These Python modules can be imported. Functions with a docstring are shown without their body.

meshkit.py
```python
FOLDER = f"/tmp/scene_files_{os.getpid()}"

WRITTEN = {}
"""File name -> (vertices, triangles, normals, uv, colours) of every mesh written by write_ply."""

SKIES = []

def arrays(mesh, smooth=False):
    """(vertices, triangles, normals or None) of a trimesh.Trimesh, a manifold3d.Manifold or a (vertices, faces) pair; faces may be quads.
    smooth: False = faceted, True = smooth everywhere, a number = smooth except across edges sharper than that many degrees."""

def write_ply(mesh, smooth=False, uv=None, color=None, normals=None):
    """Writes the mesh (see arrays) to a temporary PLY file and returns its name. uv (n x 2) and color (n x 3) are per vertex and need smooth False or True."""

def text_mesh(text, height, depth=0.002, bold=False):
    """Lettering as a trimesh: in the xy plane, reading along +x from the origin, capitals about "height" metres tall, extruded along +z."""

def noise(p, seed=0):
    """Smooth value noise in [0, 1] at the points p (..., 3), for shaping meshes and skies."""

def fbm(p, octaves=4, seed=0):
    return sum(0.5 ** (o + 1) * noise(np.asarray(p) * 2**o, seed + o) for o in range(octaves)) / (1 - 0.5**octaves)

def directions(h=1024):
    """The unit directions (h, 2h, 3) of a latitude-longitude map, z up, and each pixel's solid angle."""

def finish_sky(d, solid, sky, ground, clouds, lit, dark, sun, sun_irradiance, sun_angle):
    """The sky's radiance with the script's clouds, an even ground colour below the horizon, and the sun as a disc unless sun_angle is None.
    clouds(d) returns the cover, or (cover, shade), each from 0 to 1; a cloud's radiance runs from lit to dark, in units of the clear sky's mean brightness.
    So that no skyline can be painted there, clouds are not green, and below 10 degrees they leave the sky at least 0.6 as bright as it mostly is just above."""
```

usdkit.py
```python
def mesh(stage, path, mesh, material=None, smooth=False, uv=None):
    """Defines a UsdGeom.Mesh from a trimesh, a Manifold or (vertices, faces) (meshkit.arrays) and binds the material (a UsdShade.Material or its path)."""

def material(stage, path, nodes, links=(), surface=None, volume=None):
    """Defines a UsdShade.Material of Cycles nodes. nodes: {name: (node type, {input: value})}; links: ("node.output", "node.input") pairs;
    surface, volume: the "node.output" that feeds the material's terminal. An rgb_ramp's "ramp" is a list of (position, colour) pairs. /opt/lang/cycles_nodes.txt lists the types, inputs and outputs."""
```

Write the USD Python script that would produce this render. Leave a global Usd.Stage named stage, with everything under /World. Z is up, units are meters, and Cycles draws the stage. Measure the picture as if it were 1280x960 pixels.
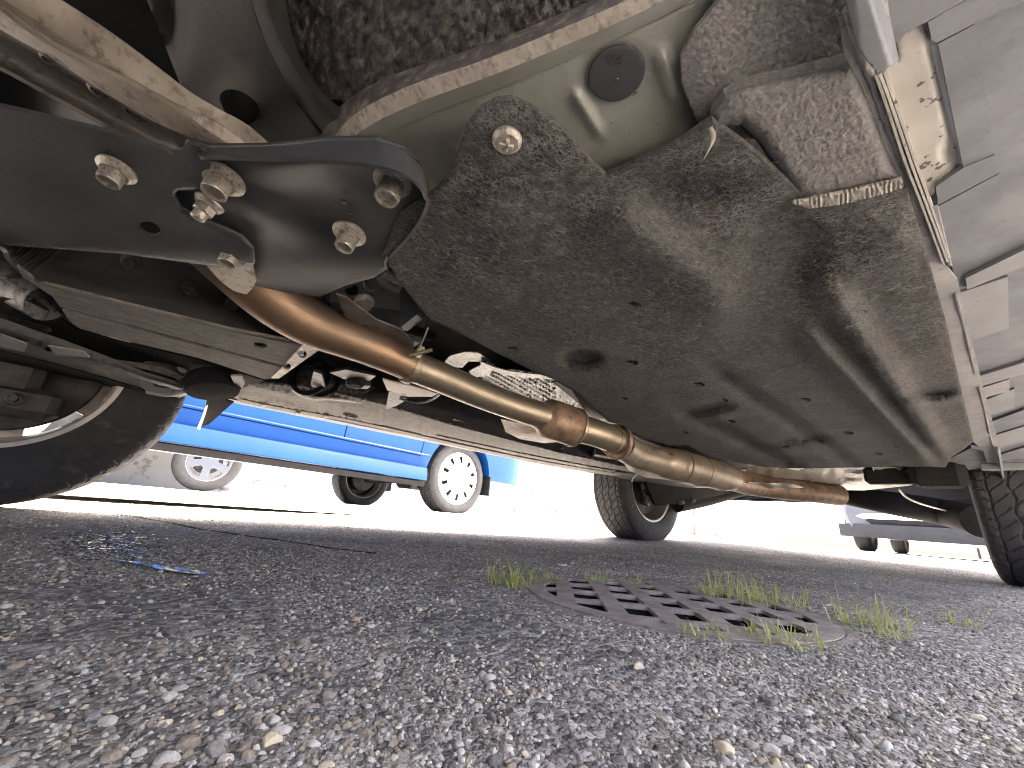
import math
import numpy as np, trimesh, shapely
from scipy.spatial import Delaunay
from scipy.interpolate import RBFInterpolator
from shapely.geometry import Polygon, Point, LineString
from shapely import affinity
import manifold3d as m3
from pxr import Usd, UsdGeom, UsdLux, UsdShade, Sdf, Gf, Vt
import usdkit, meshkit

stage = Usd.Stage.CreateInMemory()
UsdGeom.SetStageUpAxis(stage, 'Z'); UsdGeom.SetStageMetersPerUnit(stage, 1.0)
UsdGeom.Xform.Define(stage, '/World'); UsdGeom.Scope.Define(stage, '/World/Looks')
rng = np.random.default_rng(7)

# ------------------------------------------------------------------ camera, sky, sun, exposure
CAM = np.array([0.366, 0.0145, 0.080]); YAW, PITCH, ROLL, FPX = 0.897, 0.3194, 0.0868, 503.0
EXPOSURE, SKY, SUN, SUN_EL, SUN_AZ = 4.05, 0.15, 0.78, 58.0, 14.0      # azimuth: degrees from +x (rear of the parked car) towards +y (its far side)
Fw = np.array([math.cos(PITCH) * math.cos(YAW), math.cos(PITCH) * math.sin(YAW), math.sin(PITCH)])
_r = np.cross(Fw, [0, 0, 1.0]); _r /= np.linalg.norm(_r); _u = np.cross(_r, Fw)
Rt = math.cos(ROLL) * _r + math.sin(ROLL) * _u; Up = -math.sin(ROLL) * _r + math.cos(ROLL) * _u
cam = UsdGeom.Camera.Define(stage, '/World/camera')
cam.CreateHorizontalApertureAttr(36.0); cam.CreateVerticalApertureAttr(27.0); cam.CreateFocalLengthAttr(36.0 * FPX / 1280.0)
cam.CreateClippingRangeAttr(Gf.Vec2f(0.02, 2000)); cam.CreateExposureAttr(EXPOSURE)
cam.AddTransformOp().Set(Gf.Matrix4d(*[float(x) for r in (np.r_[Rt, 0], np.r_[Up, 0], np.r_[-Fw, 0], np.r_[CAM, 1]) for x in r]))
el, az = math.radians(SUN_EL), math.radians(SUN_AZ)
to_sun = np.array([math.cos(el) * math.cos(az), math.cos(el) * math.sin(az), math.sin(el)])
usdkit.material(stage, '/World/Looks/sky_look', {
    's': ('sky_texture', {'sky_type': 'single_scattering', 'sun_disc': False, 'aerosol_density': 7.0, 'air_density': 0.36, 'ozone_density': 0.4, 'sun_elevation': el, 'sun_rotation': math.atan2(to_sun[0], to_sun[1])}),
    'b': ('background_shader', {'strength': SKY})}, [('s.color', 'b.color')], surface='b.background')
dome = UsdLux.DomeLight.Define(stage, '/World/sky')
UsdShade.MaterialBindingAPI.Apply(dome.GetPrim()).Bind(UsdShade.Material.Get(stage, '/World/Looks/sky_look'))
dome.GetPrim().SetCustomDataByKey('kind', 'structure')
sun = UsdLux.DistantLight.Define(stage, '/World/sun')
sun.CreateNormalizeAttr(True); sun.CreateIntensityAttr(SUN); sun.CreateAngleAttr(0.5); sun.CreateColorAttr(Gf.Vec3f(1.0, 0.95, 0.89))
zc = to_sun; xc = np.cross([0, 0, 1.0], zc); xc /= np.linalg.norm(xc); yc = np.cross(zc, xc)
sun.AddTransformOp().Set(Gf.Matrix4d(*[float(v) for r in (np.r_[xc, 0], np.r_[yc, 0], np.r_[zc, 0], [0, 0, 0, 1]) for v in r]))

# ------------------------------------------------------------------ materials
LK = '/World/Looks/'
def M(name, c1, c2=None, scale=20, rough=.6, metal=0., bump=0., bscale=None, detail=6, spec=.5, lo=.35, hi=.65, stretch=(1, 1, 1), spots=None, sscale=60, sth=(.62, .68), coat=0., rot=(0, 0, 0), r2=None, obj=False):
    """noise between two colours, optional spots of a third, optional bump"""
    c2 = c2 or c1
    n = {'g': ('texture_coordinate', {}) if obj else ('geometry', {}), 'm': ('mapping', {'scale': stretch, 'rotation': rot}),
         'n': ('noise_texture', {'scale': scale, 'detail': detail, 'roughness': .6}),
         'r': ('rgb_ramp', {'ramp': [(lo, c1), (hi, c2)]}),
         'p': ('principled_bsdf', {'roughness': rough, 'metallic': metal, 'specular_ior_level': spec, 'coat_weight': coat})}
    L = [('g.object' if obj else 'g.position', 'm.vector'), ('m.vector', 'n.vector'), ('n.fac', 'r.fac')]
    col = 'r.color'
    if spots is not None:
        n['sn'] = ('noise_texture', {'scale': sscale, 'detail': 3, 'roughness': .6}); n['sr'] = ('rgb_ramp', {'ramp': [(sth[0], (0, 0, 0)), (sth[1], (1, 1, 1))]})
        n['sm'] = ('mix_color', {'b': spots})
        L += [('m.vector', 'sn.vector'), ('sn.fac', 'sr.fac'), ('sr.color', 'sm.fac'), ('r.color', 'sm.a')]; col = 'sm.result'
    L.append((col, 'p.base_color'))
    if r2 is not None:
        n['rm'] = ('map_range', {'from_min': .35, 'from_max': .65, 'to_min': rough, 'to_max': r2, 'clamp': True}); L += [('n.fac', 'rm.value'), ('rm.result', 'p.roughness')]
    if bump:
        n['bn'] = ('noise_texture', {'scale': bscale or scale * 4, 'detail': 5, 'roughness': .65}); n['b'] = ('bump', {'strength': 1.0, 'distance': bump})
        L += [('m.vector', 'bn.vector'), ('bn.fac', 'b.height'), ('b.normal', 'p.normal')]
    return usdkit.material(stage, LK + name, n, L, surface='p.BSDF')

m_felt = usdkit.material(stage, LK + 'felt', {
    'g': ('geometry', {}), 'm': ('mapping', {'scale': (.6, 1.5, 1), 'rotation': (0, 0, .25)}), 'n1': ('noise_texture', {'scale': 210, 'detail': 7, 'roughness': .78}), 'n2': ('noise_texture', {'scale': 13, 'detail': 4}), 'n3': ('noise_texture', {'scale': 60, 'detail': 4, 'distortion': 1.5}),
    'r1': ('rgb_ramp', {'ramp': [(.33, (.019, .019, .0192)), (.68, (.088, .087, .086))]}), 'r2': ('rgb_ramp', {'ramp': [(.32, (.72, .71, .70)), (.68, (1.1, 1.1, 1.1))]}), 'mx': ('mix_color', {'blend_type': 'multiply', 'fac': 1.0}),
    'a': ('math', {'math_type': 'multiply_add', 'value2': .5}), 'b': ('bump', {'strength': 1.0, 'distance': .0026}), 'p': ('principled_bsdf', {'roughness': .95, 'specular_ior_level': .1, 'sheen_weight': .08, 'sheen_roughness': .5, 'sheen_tint': (.8, .78, .74)})},
    [('g.position', 'm.vector'), ('m.vector', 'n1.vector'), ('g.position', 'n2.vector'), ('m.vector', 'n3.vector'), ('n1.fac', 'r1.fac'), ('n2.fac', 'r2.fac'), ('r1.color', 'mx.a'), ('r2.color', 'mx.b'), ('mx.result', 'p.base_color'),
     ('n3.fac', 'a.value1'), ('n1.fac', 'a.value3'), ('a.value', 'b.height'), ('b.normal', 'p.normal')], surface='p.BSDF')
m_fibre = M('felt_fibre', (.10, .098, .094), (.24, .235, .225), scale=60, rough=.9, spec=.1)
m_cream = M('cream_paint', (.180, .184, .164), (.24, .243, .215), scale=14, rough=.42, spots=(.09, .07, .05), sscale=170, sth=(.70, .74), bump=.0003, bscale=300)
m_creamd = M('dirty_cream_paint', (.235, .215, .175), (.165, .142, .115), scale=45, rough=.55, spots=(.085, .062, .05), sscale=120, sth=(.50, .70), stretch=(.35, 1.9, 1.5), rot=(0, 0, -.15), bump=.0004, bscale=200)
m_grime = M('brown_grime', (.060, .050, .044), (.19, .17, .14), scale=70, rough=.7, lo=.46, hi=.72, spots=(.03, .026, .024), sscale=45, sth=(.46, .66), stretch=(.4, 1.7, 1.4), rot=(0, 0, -.15), bump=.0009, bscale=240)
m_sill = M('white_sill_paint', (.29, .278, .25), (.23, .22, .195), scale=25, rough=.4, spots=(.04, .037, .033), sscale=115, sth=(.630, .650), bump=.0003, bscale=200)
m_seal = M('seam_sealant', (.21, .20, .17), (.15, .143, .122), scale=60, rough=.5, bump=.001, bscale=200)
m_under = M('underseal', (.085, .083, .083), (.16, .156, .153), scale=330, rough=.8, spec=.25, bump=.0014, bscale=620, stretch=(1, .7, 1), lo=.3, hi=.7)
m_underdk = M('black_underseal', (.030, .028, .027), (.13, .122, .115), scale=190, rough=.62, spec=.35, bump=.004, bscale=260, stretch=(1, .45, 1), lo=.35, hi=.7)
m_black = M('satin_black_steel', (.028, .030, .032), (.046, .048, .050), scale=14, rough=.52, spec=.4, bump=.0002, bscale=160, spots=(.09, .085, .08), sscale=420, sth=(.72, .76))
m_dark = M('dark_panel', (.022, .022, .021), (.042, .042, .038), scale=16, rough=.6, bump=.0008, bscale=90)
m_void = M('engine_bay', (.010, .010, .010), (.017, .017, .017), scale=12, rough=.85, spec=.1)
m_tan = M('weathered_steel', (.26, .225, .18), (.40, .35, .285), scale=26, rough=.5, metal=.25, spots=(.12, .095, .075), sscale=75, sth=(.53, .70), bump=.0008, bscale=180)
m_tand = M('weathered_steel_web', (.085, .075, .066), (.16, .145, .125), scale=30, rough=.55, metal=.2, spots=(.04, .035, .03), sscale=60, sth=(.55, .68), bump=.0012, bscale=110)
m_bolt = M('zinc_bolt', (.25, .225, .19), (.36, .335, .29), scale=160, rough=.42, metal=.6, spots=(.10, .08, .06), sscale=420, sth=(.55, .68), bump=.0004, bscale=600)
m_copper = M('heat_tinted_steel', (.28, .182, .11), (.20, .148, .105), scale=16, rough=.44, metal=.8, spots=(.20, .11, .06), sscale=90, sth=(.62, .74), stretch=(.6, 1.4, 1.4), r2=.52, bump=.0003, bscale=500)
m_steel = M('golden_steel', (.33, .275, .195), (.26, .22, .165), scale=12, rough=.40, metal=.85, spots=(.20, .14, .09), sscale=120, sth=(.66, .76), r2=.48, bump=.0003, bscale=400)
m_rust = M('rusty_steel', (.20, .125, .080), (.30, .22, .15), scale=22, rough=.5, metal=.55, spots=(.12, .065, .042), sscale=34, sth=(.46, .70), bump=.0006, bscale=300)
m_dull = M('dull_exhaust_steel', (.25, .205, .15), (.34, .29, .22), scale=18, rough=.45, metal=.65, spots=(.15, .085, .055), sscale=75, sth=(.60, .72), bump=.0005, bscale=320)
m_foil = M('aluminium_foil', (.50, .50, .48), (.38, .38, .365), scale=60, rough=.30, metal=.75, bump=.003, bscale=160, spots=(.10, .10, .095), sscale=170, sth=(.55, .62))
m_shield = M('dusty_shield', (.62, .58, .50), (.50, .46, .39), scale=10, rough=.55, metal=.3, spots=(.12, .10, .08), sscale=28, sth=(.64, .70), stretch=(.5, 2, 1))
m_tray = M('undertray_plastic', (.030, .029, .028), (.052, .050, .047), scale=22, rough=.55, spec=.4, bump=.0006, bscale=150, stretch=(.4, 1.6, 1))
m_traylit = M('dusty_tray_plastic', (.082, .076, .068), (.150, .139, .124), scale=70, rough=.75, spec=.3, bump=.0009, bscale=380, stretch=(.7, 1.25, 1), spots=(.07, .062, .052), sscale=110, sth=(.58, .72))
m_tunnel = M('tunnel_panel', (.035, .034, .034), (.060, .058, .056), scale=14, rough=.55, bump=.0006, bscale=80)
m_cast = M('cast_alloy', (.045, .045, .044), (.10, .098, .094), scale=40, rough=.45, metal=.3, spots=(.02, .02, .02), sscale=90, sth=(.5, .6), bump=.002, bscale=120)
m_rubber = M('tyre_rubber', (.020, .020, .021), (.030, .029, .029), scale=30, rough=.75, spec=.3, bump=.0003, bscale=300, spots=(.06, .055, .05), sscale=26, sth=(.58, .75), obj=True)
m_rubber2 = M('dusty_tyre_rubber', (.020, .020, .021), (.032, .031, .030), scale=30, rough=.75, spec=.35, bump=.0003, bscale=200, obj=True)
m_bush = M('rubber_bush', (.006, .006, .007), (.009, .009, .010), scale=30, rough=.8, spec=.08)
m_alloy = M('wheel_metal', (.44, .41, .35), (.52, .49, .43), scale=18, rough=.45, metal=.45, spots=(.2, .16, .12), sscale=60, sth=(.62, .74), obj=True)
m_brake = M('brake_dust_metal', (.022, .021, .020), (.05, .047, .043), scale=28, rough=.65, metal=.2, bump=.001, bscale=120)
m_weight = M('grey_weight', (.20, .21, .21), (.16, .165, .165), scale=60, rough=.45, metal=.3)
m_grey = M('grey_cladding', (.078, .083, .092), (.120, .125, .134), scale=24, rough=.55, spec=.4, spots=(.052, .052, .053), sscale=70, sth=(.60, .95), bump=.0001, bscale=900)
m_greyl = M('worn_grey_cladding', (.125, .13, .136), (.16, .163, .167), scale=16, rough=.6, spots=(.08, .08, .08), sscale=70, sth=(.70, .76), bump=.0002, bscale=600)
m_greyd = M('grey_flange', (.14, .14, .14), (.20, .195, .19), scale=30, rough=.6, spots=(.08, .078, .075), sscale=80, sth=(.62, .72), bump=.0005, bscale=250)
m_plug = M('rubber_plug', (.030, .031, .036), (.040, .040, .045), scale=30, rough=.5, spots=(.10, .10, .10), sscale=260, sth=(.74, .77))
m_glass = M('dark_glass', (.012, .014, .016), (.016, .018, .02), rough=.05, spec=.6)
m_white = M('white_car_paint', (.74, .73, .70), (.78, .77, .74), scale=3, rough=.3, coat=.6)
m_blue = M('blue_car_paint', (.0028, .040, .175), (.0032, .046, .19), scale=3, rough=.5, spec=.22, coat=.08, obj=True)
m_silver = M('silver_car_paint', (.075, .082, .092), (.085, .092, .102), scale=3, rough=.4, metal=.1, coat=.2, spec=.3, obj=True)
m_graphite = M('dark_car_paint', (.05, .05, .055), (.06, .06, .065), scale=3, rough=.3, coat=.6, obj=True)
m_trim = M('black_trim', (.012, .012, .013), (.018, .018, .019), scale=20, rough=.65, spec=.15)
m_bumper = M('grey_bumper', (.030, .032, .035), (.038, .040, .043), scale=9, rough=.65, spec=.15, obj=True)
m_cover = M('white_wheel_cover', (.72, .73, .74), (.78, .78, .79), scale=8, rough=.4, obj=True)
m_lamp = M('lamp_lens', (.75, .77, .8), (.7, .72, .75), scale=8, rough=.12)
m_red = M('red_lens', (.35, .01, .01), (.4, .015, .012), scale=8, rough=.15)
m_iron = M('rusty_cast_iron', (.225, .180, .145), (.38, .318, .262), scale=55, rough=.8, spots=(.25, .15, .095), sscale=30, sth=(.58, .76), bump=.0018, bscale=260)
m_ironin = M('drain_inside', (.012, .010, .009), (.018, .015, .013), scale=40, rough=.9)
m_wall = M('white_plaster', (.36, .352, .335), (.44, .43, .41), scale=1.3, rough=.85, spots=(.09, .08, .06), sscale=6, sth=(.58, .72), bump=.004, bscale=14)
m_kerb = M('pale_concrete', (.42, .40, .36), (.50, .48, .44), scale=5, rough=.85, spots=(.30, .27, .23), sscale=16, sth=(.58, .7), bump=.002, bscale=60)
m_pole = M('rusty_pole', (.16, .11, .08), (.24, .17, .12), scale=14, rough=.7)
m_post = M('white_rail', (.70, .71, .72), (.76, .77, .78), scale=4, rough=.5)
m_wet = M('wet_asphalt', (.030, .030, .033), (.06, .06, .063), scale=150, rough=.05, spec=1.0)
m_water = M('still_water', (.012, .013, .015), (.016, .017, .02), scale=20, rough=.06, spec=1.0)
m_leaf = M('pale_leaf', (.62, .60, .55), (.7, .68, .63), scale=80, rough=.6)

def leafy(name, c1, c2):
    return usdkit.material(stage, LK + name, {
        'g': ('geometry', {}), 'n': ('noise_texture', {'scale': 90, 'detail': 2}), 'r': ('rgb_ramp', {'ramp': [(.35, c1), (.65, c2)]}),
        'd': ('principled_bsdf', {'roughness': .5, 'specular_ior_level': .4}), 't': ('translucent_bsdf', {}), 'x': ('mix_closure', {'fac': .4})},
        [('g.position', 'n.vector'), ('n.fac', 'r.fac'), ('r.color', 'd.base_color'), ('r.color', 't.color'), ('d.BSDF', 'x.closure1'), ('t.BSDF', 'x.closure2')], surface='x.closure')
m_grass = leafy('grass_blades', (.27, .32, .07), (.54, .54, .21)); m_straw = leafy('dry_blades', (.42, .36, .20), (.52, .46, .28))

def asphalt():
    n = {'g': ('geometry', {}), 'v': ('voronoi_texture', {'scale': 210, 'randomness': 1}), 'n': ('noise_texture', {'scale': 5, 'detail': 5}), 'n2': ('noise_texture', {'scale': 420, 'detail': 3}),
         'r': ('rgb_ramp', {'ramp': [(0, (.135, .125, .110)), (.45, (.24, .223, .197)), (.75, (.37, .347, .308)), (1, (.54, .51, .455))]}), 'sc': ('separate_color', {}),
         'r2': ('rgb_ramp', {'ramp': [(.3, (.62, .62, .63)), (.7, (1.15, 1.1, 1.05))]}), 'mx': ('mix_color', {'blend_type': 'multiply', 'fac': 1.0, 'use_clamp': False}),
         'hm': ('math', {'math_type': 'multiply_add', 'value2': -.8}), 'b': ('bump', {'strength': .9, 'distance': .004}),
         'p': ('principled_bsdf', {'roughness': .8, 'specular_ior_level': .35})}
    L = [('g.position', 'v.vector'), ('g.position', 'n.vector'), ('g.position', 'n2.vector'), ('v.color', 'sc.color'), ('sc.r', 'r.fac'), ('r.color', 'mx.a'), ('n.fac', 'r2.fac'), ('r2.color', 'mx.b'),
         ('mx.result', 'p.base_color'), ('v.distance', 'hm.value1'), ('n2.fac', 'hm.value3'), ('hm.value', 'b.height'), ('b.normal', 'p.normal')]
    return usdkit.material(stage, LK + 'asphalt', n, L, surface='p.BSDF')
m_asph = asphalt()
STONE = [M('stone_' + k, a, b, scale=420, rough=.85, spec=.3, bump=.0007, bscale=1400, detail=4) for k, a, b in (
    ('grey', (.24, .218, .18), (.37, .338, .285)), ('dark', (.12, .108, .09), (.20, .182, .152)), ('pale', (.47, .435, .36), (.60, .555, .465)), ('brown', (.26, .207, .148), (.38, .31, .225)),
    ('cream', (.58, .48, .31), (.68, .575, .40)), ('orange', (.52, .32, .15), (.62, .43, .24)))]

# ------------------------------------------------------------------ prims
USED, ORIGIN = {}, {}
def numbered(path):
    n = USED.get(path, 0); USED[path] = n + 1
    return path if n == 0 else f'{path}_{n:03d}'
def data(prim, label=None, cat=None, group=None, kind=None):
    for k, v in (('label', label), ('category', cat), ('group', group), ('kind', kind)):
        if v: prim.SetCustomDataByKey(k, v)
    return prim
def thing(name, label=None, cat=None, loc=(0, 0, 0), rotz=0, group=None, kind=None, local=False):
    p = numbered('/World/' + name); x = UsdGeom.Xform.Define(stage, p); x.AddTranslateOp().Set(Gf.Vec3d(*[float(v) for v in loc]))
    if rotz: x.AddRotateZOp().Set(float(rotz))
    ORIGIN[p] = np.zeros(3) if local else np.array(loc, float)
    data(x.GetPrim(), label, cat, group, kind); return p
def ob(name, mesh, mat, parent=None, smooth=35, label=None, cat=None, group=None, kind=None):
    """one Mesh prim; mesh is in world space and is moved into its thing's frame"""
    p = numbered((parent or '/World') + '/' + name)
    o = ORIGIN['/'.join(parent.split('/')[:3])] if parent else np.zeros(3)
    if isinstance(mesh, list): mesh = trimesh.util.concatenate(mesh)
    v, f, n = meshkit.arrays(mesh, smooth)
    q = usdkit.mesh(stage, p, (v - o, f), mat, smooth=False)
    if n is not None:
        q.CreateNormalsAttr(Vt.Vec3fArray.FromNumpy(n.astype(np.float32))); q.SetNormalsInterpolation('vertex')
    data(q.GetPrim(), label, cat, group, kind); return p
def sub(name, parent, loc=(0, 0, 0), rotz=0, label=None):
    """a part that is an Xform of sub-parts, in local coordinates"""
    p = numbered(parent + '/' + name); x = UsdGeom.Xform.Define(stage, p); x.AddTranslateOp().Set(Gf.Vec3d(*[float(v) for v in loc]))
    if rotz: x.AddRotateZOp().Set(float(rotz))
    data(x.GetPrim(), label); return p

# ------------------------------------------------------------------ geometry helpers
def ray(px, py): return Fw * FPX + Rt * (px - 640) - Up * (py - 480)
def at(px, py, z): d = ray(px, py); return CAM + d * (z - CAM[2]) / d[2]
def aty(px, py, y): d = ray(px, py); return CAM + d * (y - CAM[1]) / d[1]
def far(px, py, dist): d = ray(px, py); return CAM + d * dist / math.hypot(d[0], d[1])
def topx(P):
    d = np.atleast_2d(P) - CAM; z = d @ Fw
    return np.c_[640 + FPX * (d @ Rt) / z, 480 - FPX * (d @ Up) / z]
def atv(q, z):
    d = Fw[None] * FPX + Rt[None] * (q[:, :1] - 640) - Up[None] * (q[:, 1:2] - 480)
    return CAM + d * ((z - CAM[2]) / d[:, 2])[:, None]
def gauss_line(q, a, b, w0, w1, amp, soft=.12):
    a, b = np.array(a, float), np.array(b, float); d = b - a; L = np.linalg.norm(d); t = ((q - a) @ d) / L ** 2
    off = ((q - a) @ np.array([-d[1], d[0]])) / L; w = w0 + (w1 - w0) * np.clip(t, 0, 1)
    fade = np.clip((t + soft) / (2 * soft), 0, 1) ** 2 * np.clip((1 + soft - t) / (2 * soft), 0, 1) ** 2 if soft else 1.0
    return amp * np.exp(-(off / w) ** 2) * fade
def blob(q, c, rx, ry, amp, p=2, rot=0):
    d = q - np.array(c, float); cr, sr = math.cos(rot), math.sin(rot); x, y = d[:, 0] * cr + d[:, 1] * sr, -d[:, 0] * sr + d[:, 1] * cr
    return amp * np.exp(-((x / rx) ** 2 + (y / ry) ** 2) ** (p / 2))
def close_sheet(V, T, t, nrm=(0, 0, 1)):
    """gives a triangulated sheet a thickness t along nrm and closes it"""
    n = len(V); e = np.sort(np.vstack([T[:, [0, 1]], T[:, [1, 2]], T[:, [2, 0]]]), 1); d = np.vstack([T[:, [0, 1]], T[:, [1, 2]], T[:, [2, 0]]])
    u, inv, c = np.unique(e, axis=0, return_inverse=True, return_counts=True); bd = d[c[inv.ravel()] == 1]
    W = V + np.asarray(nrm, float) * t
    F = np.vstack([T, T[:, ::-1] + n, np.c_[bd[:, 0], bd[:, 1] + n, bd[:, 1]], np.c_[bd[:, 0], bd[:, 0] + n, bd[:, 1] + n]])
    m = trimesh.Trimesh(np.vstack([V, W]), F, process=False); return m
def sheet(out, z=None, t=.004, step=7, ctrl=(), relief=None, holes=(), noise=0., nsc=60, ext=0):
    """thick sheet: outline points (x, y[, z]) seen from the photograph's viewpoint, lying at height z"""
    O = np.array([(*o, z)[:3] for o in out], float); poly = Polygon(O[:, :2])
    if not poly.is_valid: poly = poly.buffer(0)
    for h in holes: poly = poly.difference(h)
    pts = []
    for g in getattr(poly, 'geoms', [poly]):
        for rg in (g.exterior, *g.interiors):
            n = max(4, int(rg.length / step)); pts += [rg.interpolate(k / n, normalized=True).coords[0] for k in range(n)] + list(rg.coords[:-1])
    x0, y0, x1, y1 = poly.bounds
    gx, gy = np.meshgrid(np.arange(x0, x1, step), np.arange(y0, y1, step)); q = np.c_[gx.ravel(), gy.ravel()] + rng.uniform(-.2, .2, (gx.size, 2)) * step
    inner = poly.buffer(-step * .45); q = q[shapely.contains_xy(inner, q[:, 0], q[:, 1])] if not inner.is_empty else q[:0]
    Q = np.unique(np.round(np.vstack([np.array(pts), q]), 3), axis=0)
    T = Delaunay(Q).simplices; c = Q[T].mean(1); T = T[shapely.contains_xy(poly, c[:, 0], c[:, 1])]
    C = np.vstack([O] + [np.array([k], float) for k in ctrl])
    C = C[np.unique(C[:, :2], axis=0, return_index=True)[1]]
    Z = np.full(len(Q), C[0, 2]) if np.ptp(C[:, 2]) < 1e-6 else RBFInterpolator(C[:, :2], C[:, 2], kernel='linear')(Q)
    if relief is not None: Z = Z + relief(Q)
    V = atv(Q, Z)
    if noise: V[:, 2] += noise * (meshkit.fbm(V * nsc, 4, 3) - .5)
    return close_sheet(V, T, t)
def resample(P, n):
    P = np.array(P, float); s = np.r_[0, np.cumsum(np.linalg.norm(np.diff(P, axis=0), axis=1))]; u = np.linspace(0, s[-1], n)
    return np.stack([np.interp(u, s, P[:, k]) for k in range(P.shape[1])], 1)
def smooth_line(P, n, it=2):
    P = np.array(P, float)
    for _ in range(it):
        a, b = P[:-1] * .75 + P[1:] * .25, P[:-1] * .25 + P[1:] * .75; P = np.vstack([P[:1], np.stack([a, b], 1).reshape(-1, P.shape[1]), P[-1:]])
    return resample(P, n)
def loft(rows, n=40, t=.003, sm=2, world=False):
    """thick skin through several lines; lines are (x, y, z-height) as in sheet, or world points"""
    R = []
    for r in rows:
        P = np.array([p if world else at(*p) for p in r], float); R.append(smooth_line(P, n, sm) if len(P) > 2 else resample(P, n))
    V = np.array(R); k = len(R); i = np.arange(k * n).reshape(k, n); a, b, c, d = i[:-1, :-1].ravel(), i[:-1, 1:].ravel(), i[1:, 1:].ravel(), i[1:, :-1].ravel()
    T = np.vstack([np.c_[a, b, c], np.c_[a, c, d]]); V = V.reshape(-1, 3)
    tm = trimesh.Trimesh(V, T, process=False); N = np.array(tm.vertex_normals)
    view = CAM - V; N[(N * view).sum(1) > 0] *= -1          # thickness goes away from the seen side
    if np.abs(N.sum()) < 1e-9: N[:, 2] = 1
    N = N / np.maximum(np.linalg.norm(N, axis=1, keepdims=True), 1e-9)
    return close_sheet(V, T, t, N)
def tube(P, r, n=16, cap=True, smooth=2, m=48):
    P = np.array(P, float); rr = np.full(len(P), r) if np.ndim(r) == 0 else np.array(r, float)
    if smooth:
        Q = smooth_line(np.c_[P, rr], m, smooth); P, rr = Q[:, :3], Q[:, 3]
    tg = np.gradient(P, axis=0); tg /= np.linalg.norm(tg, axis=1, keepdims=True)
    u = np.cross(tg[0], [0, 0, 1.0]); u = u / np.linalg.norm(u) if np.linalg.norm(u) > 1e-6 else np.array([1.0, 0, 0]); rings = []
    a = np.linspace(0, 2 * np.pi, n, endpoint=False)
    for k in range(len(P)):
        u = u - tg[k] * (u @ tg[k]); u /= np.linalg.norm(u); w = np.cross(tg[k], u); rings.append(P[k] + rr[k] * (np.cos(a)[:, None] * u + np.sin(a)[:, None] * w))
    V = np.vstack(rings); F = []
    for k in range(len(P) - 1):
        j = np.arange(n); a0, b0 = k * n + j, k * n + (j + 1) % n; F += [np.c_[a0, b0, b0 + n], np.c_[a0, b0 + n, a0 + n]]
    if cap:
        V = np.vstack([V, P[0], P[-1]]); L = len(V); j = np.arange(n)
        F += [np.c_[(j + 1) % n, j, np.full(n, L - 2)], np.c_[(len(P) - 1) * n + j, (len(P) - 1) * n + (j + 1) % n, np.full(n, L - 1)]]
    return trimesh.Trimesh(V, np.vstack(F), process=False)
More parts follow.
